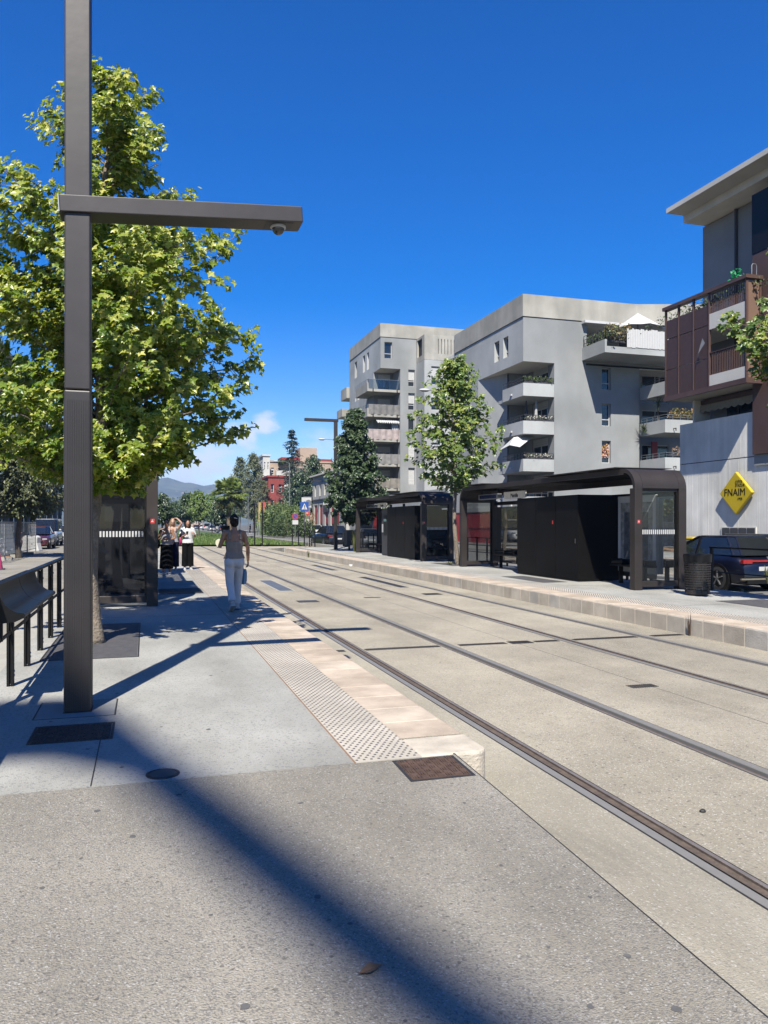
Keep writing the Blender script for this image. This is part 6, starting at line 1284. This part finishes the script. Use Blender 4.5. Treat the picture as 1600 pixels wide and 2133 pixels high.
# ================================================================== people
def skinmesh(name, m, parent, tubes=(), ells=(), vox=.013, boxes=()):
    """one continuous surface grown round the given limbs"""
    g = G()
    for pts, rad in tubes:
        big = isinstance(rad[0], tuple) and max(rad[0]) > .06; g.tube(pts, rad, 12, ref=(0, 1, 0) if big else None)
    for c, r in ells: g.ell(c, r, 14, 10)
    for b in boxes: g.box(*b)
    o = g.build(name, m, parent, smooth='full')
    rm = o.modifiers.new('remesh', 'REMESH'); rm.mode = 'VOXEL'; rm.voxel_size = vox; rm.use_smooth_shade = True
    sm = o.modifiers.new('smooth', 'SMOOTH'); sm.iterations = 4; sm.factor = .5
    return o
def hand(wrist, d, palm_n, grip=.5, s=1):
    """palm with four unequal bent fingers and a thumb, as limb tubes"""
    w_ = Vector(wrist); d = Vector(d).normalized(); n = Vector(palm_n); n = (n-d*n.dot(d)).normalized(); sd = d.cross(n); T = []
    T.append(([w_, w_+d*.045*s, w_+d*.085*s], [(.018*s, .024*s), (.016*s, .036*s), (.013*s, .036*s)]))
    for k, (off, L) in enumerate(((-.028, .062), (-.010, .072), (.010, .068), (.027, .052))):
        b = w_+d*.08*s+sd*off*s; q = b+(d*math.cos(grip)+n*math.sin(grip))*L*.5*s; e = q+(d*math.cos(2.1*grip)+n*math.sin(2.1*grip))*L*.5*s; T.append(([b-d*.01, b, q, e], [.010*s, .0095*s, .0088*s, .0065*s]))
    b = w_+d*.025*s-sd*.03*s; T.append(([b, b+(d*.7-sd*.6+n*.4)*.035*s, b+(d*.9-sd*.35+n*.8)*.062*s], [.013*s, .0105*s, .0075*s]))
    return T
SK1 = mat('tanned_skin', (.52, .27, .16), .55, var=.08, scale=9); SK2 = mat('fair_skin', (.62, .38, .27), .55, var=.06, scale=9)
HBLK = mat('dark_hair', (.016, .012, .010), .6, spec=.12, var=.3, scale=30, streak=5); HBLD = mat('blond_hair', (.30, .18, .09), .6, var=.3, scale=30, streak=5)
def person(label, loc, rz, P, mats, group=None, h=1.65, top='tank', bottom='flare', hair='bun', face=True):
    t = thing('person', label, 'person', (0, 0, 0), group); sk, tm, bm, sm_, hm = mats; k = h/1.65
    V = {a: Vector(b) for a, b in P.items()}
    T = []; E = []
    hc = V['head']; nb = V['neck']
    T += [([nb+Vector((0, 0, -.06)), nb+Vector((0, 0, .03)), hc+Vector((0, -.015, -.06))], [.062, .050, .050])]
    E += [(hc+Vector((0, 0, .015)), (.074, .092, .105)), (hc+Vector((0, .022, -.055)), (.055, .065, .062)), (hc+Vector((.074, -.005, -.01)), (.012, .02, .03)), (hc+Vector((-.074, -.005, -.01)), (.012, .02, .03)), (hc+Vector((0, .098, -.018)), (.014, .022, .024))]
    T += [([V['pelvis']+Vector((0, 0, -.05)), V['pelvis']+Vector((0, 0, .10)), V['chest']+Vector((0, 0, -.06)), V['chest']+Vector((0, 0, .06)), nb+Vector((0, -.01, -.045)), nb], [(.115, .16), (.095, .135), (.11, .15), (.105, .165), (.07, .13), (.05, .06)])]
    for s in ('l', 'r'):
        sh, el, wr, hd = V['sh_'+s], V['el_'+s], V['wr_'+s], V['hd_'+s]
        T += [([nb.lerp(sh, .45)+Vector((0, 0, -.01)), sh, sh.lerp(el, .4), el, el.lerp(wr, .3), wr], [.05, .056, .046, .038, .038, .026])]
        T += hand(wr, hd-wr, V.get('palm_'+s, Vector((0, 1, 0))), P.get('grip_'+s, .6) if not isinstance(P.get('grip_'+s, .6), tuple) else .6)
        kn, an, to = V['kn_'+s], V['an_'+s], V['to_'+s]; hp = V['hip_'+s]
        T += [([hp, hp.lerp(kn, .5), kn, kn.lerp(an, .35), an], [.085, .072, .055, .052, .036])]
    o = skinmesh('body', sk, t, T, E, .011)
    # shoes
    for s in ('l', 'r'):
        an, to = V['an_'+s], V['to_'+s]; d = (to-an); d2 = Vector((d.x, d.y, 0)).normalized(); heel = an-d2*.045+Vector((0, 0, -.055)) if d.z > -.06 else an-d.normalized()*.02+Vector((0, -.055, -.03))
        sh = skinmesh('shoe', sm_, t, [([heel, heel.lerp(to, .35)+Vector((0, 0, .015)), heel.lerp(to, .7), to], [(.045, .038), (.048, .042), (.036, .046), (.026, .036)]), ([an+Vector((0, 0, .02)), heel+Vector((0, 0, .015))], [.044, .042])], [], .011)
        g = G(); dn = (to-heel).normalized(); g.bar(heel-dn*.045+Vector((0, 0, -.032)), to+dn*.03+Vector((0, 0, -.018)), .085, .02); g.build('sole', M['white'], sh)
    # trousers or skirt
    pe = V['pelvis']; T = []; E = [(pe+Vector((0, -.015, -.02)), (.185, .125, .13)), (pe+Vector((-.085, -.045, -.06)), (.10, .10, .11)), (pe+Vector((.085, -.045, -.06)), (.10, .10, .11))]
    T.append(([pe+Vector((0, 0, .02)), pe+Vector((0, 0, .13))], [(.125, .17), (.108, .150)]))
    fl = {'flare': (.098, .078, .066, .075), 'wide': (.115, .11, .11, .115), 'slim': (.095, .07, .055, .05)}.get(bottom, None)
    if fl:
        for s in ('l', 'r'):
            hp, kn, an = V['hip_'+s], V['kn_'+s], V['an_'+s]; e = an+(kn-an).normalized()*.03
            T.append(([hp+Vector((0, 0, .02)), hp.lerp(kn, .45), kn, kn.lerp(an, .5), e], [fl[0], fl[0]*.93, fl[1], fl[2], fl[3]]))
    else:
        T.append(([pe+Vector((0, 0, .02)), pe+Vector((0, .0, -.25)), pe+Vector((0, .02, -.55)), pe+Vector((0, .02, -.72))], [(.13, .19), (.15, .2), (.165, .215), (.17, .225)]))
    skinmesh('trousers' if fl else 'skirt', bm, t, T, E, .012)
    # top
    ch = V['chest']
    if top == 'tank':
        T = [([pe+Vector((0, 0, .0)), pe+Vector((0, 0, .12)), ch+Vector((0, 0, -.06)), ch+Vector((0, 0, .005))], [(.150, .205), (.118, .152), (.126, .165), (.124, .172)])]
        for s in (-1, 1): T.append(([ch+Vector((s*.10, -.10, .03)), Vector((s*.105, -.06, nb.z-.035)), Vector((s*.10, .0, nb.z-.005)), Vector((s*.10, .09, nb.z-.07)), ch+Vector((s*.09, .115, .03))], [.026]*5))
        skinmesh('tank_top', tm, t, T, [], .010)
    else:
        T = [([pe+Vector((0, 0, -.02)), pe+Vector((0, 0, .13)), ch+Vector((0, 0, -.06)), ch+Vector((0, 0, .06)), nb+Vector((0, -.01, -.04)), nb+Vector((0, 0, -.005))], [(.165, .215), (.135, .18), (.128, .175), (.122, .185), (.085, .15), (.065, .072)])]
        if top == 'tee':
            for s in ('l', 'r'): sh, el = V['sh_'+s], V['el_'+s]; T.append(([nb.lerp(sh, .5), sh, sh.lerp(el, .75)], [.065, .075, .072]))
        skinmesh('shirt', tm, t, T, [], .011)
    # hair
    E = [(hc+Vector((0, -.022, .04)), (.086, .096, .098)), (hc+Vector((0, -.05, -.01)), (.08, .07, .09))]; T = []
    if hair == 'bun': E += [(hc+Vector((0, -.10, .075)), (.052, .045, .05)), (hc+Vector((.02, -.125, .05)), (.03, .03, .035)), (hc+Vector((-.03, -.11, .04)), (.03, .03, .03))]
    else:
        for s in (-1, 1): T.append(([hc+Vector((s*.06, -.02, .05)), hc+Vector((s*.085, -.01, -.06)), hc+Vector((s*.08, -.0, -.17))], [.035, .034, .024]))
        T.append(([hc+Vector((0, -.06, .05)), hc+Vector((0, -.085, -.08)), hc+Vector((0, -.08, -.20))], [(.04, .08), (.04, .085), (.03, .06)]))
    hr = skinmesh('hair', hm, t, T, E, .012)
    if hair == 'bun' and face and top == 'tank' and 'walking' in label: g = G(); g.bar(hc+Vector((-.03, -.146, .07)), hc+Vector((.03, -.148, .055)), .02, .012); g.build('hair_clip', M['white'], hr)
    if face:
        for s in (-1, 1):
            g = G(); g.ell(hc+Vector((s*.03, .086, .008)), (.012, .008, .008), 8, 6); g.build('eye', M['white'], o); g = G(); g.ell(hc+Vector((s*.03, .0935, .008)), (.006, .004, .006), 8, 6); g.build('pupil', M['black'], o)
        g = G(); g.ell(hc+Vector((0, .082, -.062)), (.022, .008, .007), 8, 6); g.build('mouth', mat('lips', (.40, .12, .10), .5) if 'lips' not in bpy.data.materials else bpy.data.materials['lips'], o)
    t.location = loc; t.rotation_euler = (0, 0, rz); t.scale = (k*.93, k, k); ORG[t] = Vector(loc)
    return t
BASE = dict(pelvis=(0, 0, .90), hip_l=(-.09, 0, .86), hip_r=(.09, 0, .86), chest=(0, 0, 1.20), neck=(0, -.01, 1.39), head=(0, .015, 1.535), sh_l=(-.175, -.01, 1.335), sh_r=(.175, -.01, 1.335),
            kn_l=(-.10, .01, .47), kn_r=(.10, .01, .47), an_l=(-.10, -.02, .085), an_r=(.10, -.02, .085), to_l=(-.115, .14, .03), to_r=(.115, .14, .03))
walk = dict(BASE, kn_l=(-.085, -.02, .48), an_l=(-.075, -.22, .155), to_l=(-.07, -.10, .04), kn_r=(.09, .13, .48), an_r=(.085, .17, .09), to_r=(.09, .335, .03),
            el_r=(.245, -.03, 1.09), wr_r=(.262, .02, .86), hd_r=(.265, .03, .78), palm_r=(-1, 0, 0), el_l=(-.265, .03, 1.10), wr_l=(-.165, .21, 1.27), hd_l=(-.11, .26, 1.33), palm_l=(.5, .5, .2))
LIN = mat('beige_linen', (.40, .33, .28), .85, var=.12, scale=14, bump=.4, bscale=16); WPANT = mat('white_trousers', (.92, .91, .92), .85, var=.06, scale=9, bump=.35, bscale=12)
BLKC = mat('black_cloth', (.006, .006, .0065), .9, spec=.08, var=.2, scale=9, bump=.3, bscale=14); WTEE = mat('white_cotton', (.82, .82, .82), .85, var=.04, scale=9, bump=.3, bscale=14); STRP = mat('grey_stripe_knit', (.45, .45, .47), .85, var=.5, scale=26, streak=.05); SHOE = mat('white_sneaker', (.66, .66, .66), .6, var=.12, scale=14); NAVY = mat('navy_cloth', (.010, .013, .035), .9, spec=.1, var=.2, scale=9)
fp = pt(488, 1272, Z=0)
person('woman in beige top and white trousers walking away with a blue bag', (fp.x, fp.y, 0), R(4), walk, (SK1, LIN, WPANT, SHOE, HBLK), h=1.66)
def held(name, lb, cat, mesh_fn, owner_loc, rz_, k=1.0):
    t = thing(name, lb, cat, (0, 0, 0)); mesh_fn(t); t.location = owner_loc; t.rotation_euler = (0, 0, rz_); t.scale = (k, k, k); return t
BLUB = mat('blue_bag_paper', (.10, .34, .56), .6, var=.1, scale=9, bump=.2, bscale=14)
def bag1(t):
    g = G(); c = Vector((.275, .03, .44)); vs = []
    for z, a, b in ((-.0, .085, .045), (.06, .10, .055), (.2, .105, .05), (.27, .10, .03)):
        vs.append([(c.x-b, c.y-a, c.z+z), (c.x+b, c.y-a, c.z+z), (c.x+b, c.y+a, c.z+z), (c.x-b, c.y+a, c.z+z)])
    g.loft([[(q[0]-c.x)*.0+0 and q or q for q in r] for r in vs]); o = g.build('pouch', BLUB, t, bevel=.01); g = G(); g.tube([(.275, -.03, .70), (.268, -.02, .77), (.268, .05, .77), (.275, .09, .70)], .008, 6); g.build('handle', BLUB, t, smooth=True)
    g = G(); g.box(.20, .222, -.02, .06, .64, .70); g.build('tag', M['white'], t)
held('hand_bag', 'blue bag hanging from the walking woman right hand', 'bag', bag1, (fp.x, fp.y, 0), R(4+50))
bpy.context.scene.objects[-1] if False else None
def phone1(t): part('case', M['black'], t, (-.175, -.02, .325, .334, 1.40, 1.478), bevel=.004); part('lens', M['darkgrey'], t, (-.16, -.14, .320, .3245, 1.445, 1.465))
held('phone', 'dark phone held up by the walking woman left hand', 'phone', phone1, (fp.x, fp.y, 0), R(4))
# three women facing the camera
w1 = at(347, 23.4, 0); w2 = at(360, 25.6, 0); w3 = at(391, 26.0, 0)
st1 = dict(BASE, el_l=(-.25, -.02, 1.08), wr_l=(-.12, .17, 1.05), hd_l=(-.05, .19, 1.06), palm_l=(0, -1, 0), el_r=(.25, -.02, 1.08), wr_r=(.12, .17, 1.04), hd_r=(.05, .19, 1.05), palm_r=(0, -1, 0))
person('woman in striped sleeveless top and long black skirt wearing sunglasses', (w1.x, w1.y, 0), R(180-8), st1, (SK1, STRP, BLKC, SHOE, HBLK), h=1.64, bottom='skirt', group='three women standing by the left shelter')
def glasses(t):
    for s in (-1, 1): g = G(); g.ell((s*.034, .100, 1.543), (.027, .008, .020), 10, 6); g.build('lens', M['black'], t)
    g = G(); g.tube([(-.08, 0, 1.55), (-.06, .09, 1.548), (.06, .09, 1.548), (.08, 0, 1.55)], .004, 5); g.build('frame', M['black'], t)
held('sunglasses', 'dark sunglasses worn by the woman in striped top', 'sunglasses', glasses, (w1.x, w1.y, 0), R(172), 1.64/1.65)
def bag2(t):
    g = G(); g.ell((.24, -.03, .92), (.055, .13, .15), 12, 8); g.build('pouch', BLKC, t, smooth='full'); g = G(); g.tube([(.24, .05, 1.02), (.19, .08, 1.25), (.14, .0, 1.40), (.19, -.1, 1.25), (.24, -.1, 1.02)], .009, 6); g.build('strap', BLKC, t)
held('shoulder_bag', 'black shoulder bag on the woman in striped top', 'bag', bag2, (w1.x, w1.y, 0), R(172))
st2 = dict(BASE, el_l=(-.30, .10, 1.50), wr_l=(-.13, .06, 1.66), hd_l=(-.05, .04, 1.66), palm_l=(0, 0, -1), el_r=(.24, -.02, 1.08), wr_r=(.20, .10, .86), hd_r=(.20, .13, .78), palm_r=(-1, 0, 0))
person('blond woman raising one arm to her head behind the striped one', (w2.x, w2.y, 0), R(178), st2, (SK2, STRP, NAVY, SHOE, HBLD), h=1.68, bottom='wide', hair='long', group='three women standing by the left shelter')
st3 = dict(BASE, head=(0, .035, 1.525), el_r=(.26, -.0, 1.08), wr_r=(.12, .20, 1.14), hd_r=(.06, .24, 1.18), palm_r=(0, 0, 1), el_l=(-.27, .0, 1.08), wr_l=(-.20, .20, 1.14), hd_l=(-.17, .22, 1.22), palm_l=(.5, -1, 0))
person('woman in white T-shirt and wide black trousers looking at her phone', (w3.x, w3.y, 0), R(180+4), st3, (SK1, WTEE, BLKC, SHOE, HBLK), h=1.64, top='tee', bottom='wide', hair='long', group='three women standing by the left shelter')
def phone2(t): g = G(); g.obox((.05, .27, 1.21), (.036, 0, 0), (0, .045, .055), (0, -.004, .003)); g.build('case', M['black'], t); part('camera_bump', M['darkgrey'], t, (.06, .08, .298, .306, 1.235, 1.255))
held('phone', 'phone in the hand of the white-shirted woman', 'phone', phone2, (w3.x, w3.y, 0), R(184))
PINK = mat('pink_leather', (.55, .02, .16), .5, var=.1, scale=9)
def bag3(t):
    g = G(); g.ell((.25, .0, .95), (.06, .14, .17), 12, 8); g.build('pouch', PINK, t, smooth='full'); g = G(); g.tube([(.25, .06, 1.05), (.21, .09, 1.25), (.16, .0, 1.42), (.2, -.1, 1.25), (.25, -.09, 1.05)], .011, 6); g.build('strap', BLKC, t)
held('shoulder_bag', 'pink shoulder bag on the white-shirted woman', 'bag', bag3, (w3.x, w3.y, 0), R(184))
c = at(521, 136, -.25); person('distant walker in dark clothes on the road right of the lawn', (c.x, c.y, -.25), R(60), dict(walk, wr_l=(-.25, .1, .88), hd_l=(-.25, .14, .8), palm_l=(1, 0, 0), el_l=(-.24, 0, 1.1)), (SK1, BLKC, NAVY, SHOE, HBLK), h=1.72, top='tee', bottom='slim', face=False)
# ================================================================== summer haze
hm = bpy.data.materials.new('haze_air'); hm.use_nodes = True; t_ = hm.node_tree; t_.nodes.clear()
o_ = t_.nodes.new('ShaderNodeOutputMaterial'); pv = t_.nodes.new('ShaderNodeVolumePrincipled'); pv.inputs['Color'].default_value = (.32, .56, 1, 1); pv.inputs['Density'].default_value = .00022; pv.inputs['Anisotropy'].default_value = .1
t_.links.new(pv.outputs[0], o_.inputs['Volume'])
g = G(); g.box(-9500, 9500, -400, 12500, -1.6, 175); hz = g.build('haze', hm); hz['kind'] = 'stuff'; hz['label'] = 'pale blue summer haze in the air'; hz['category'] = 'haze'
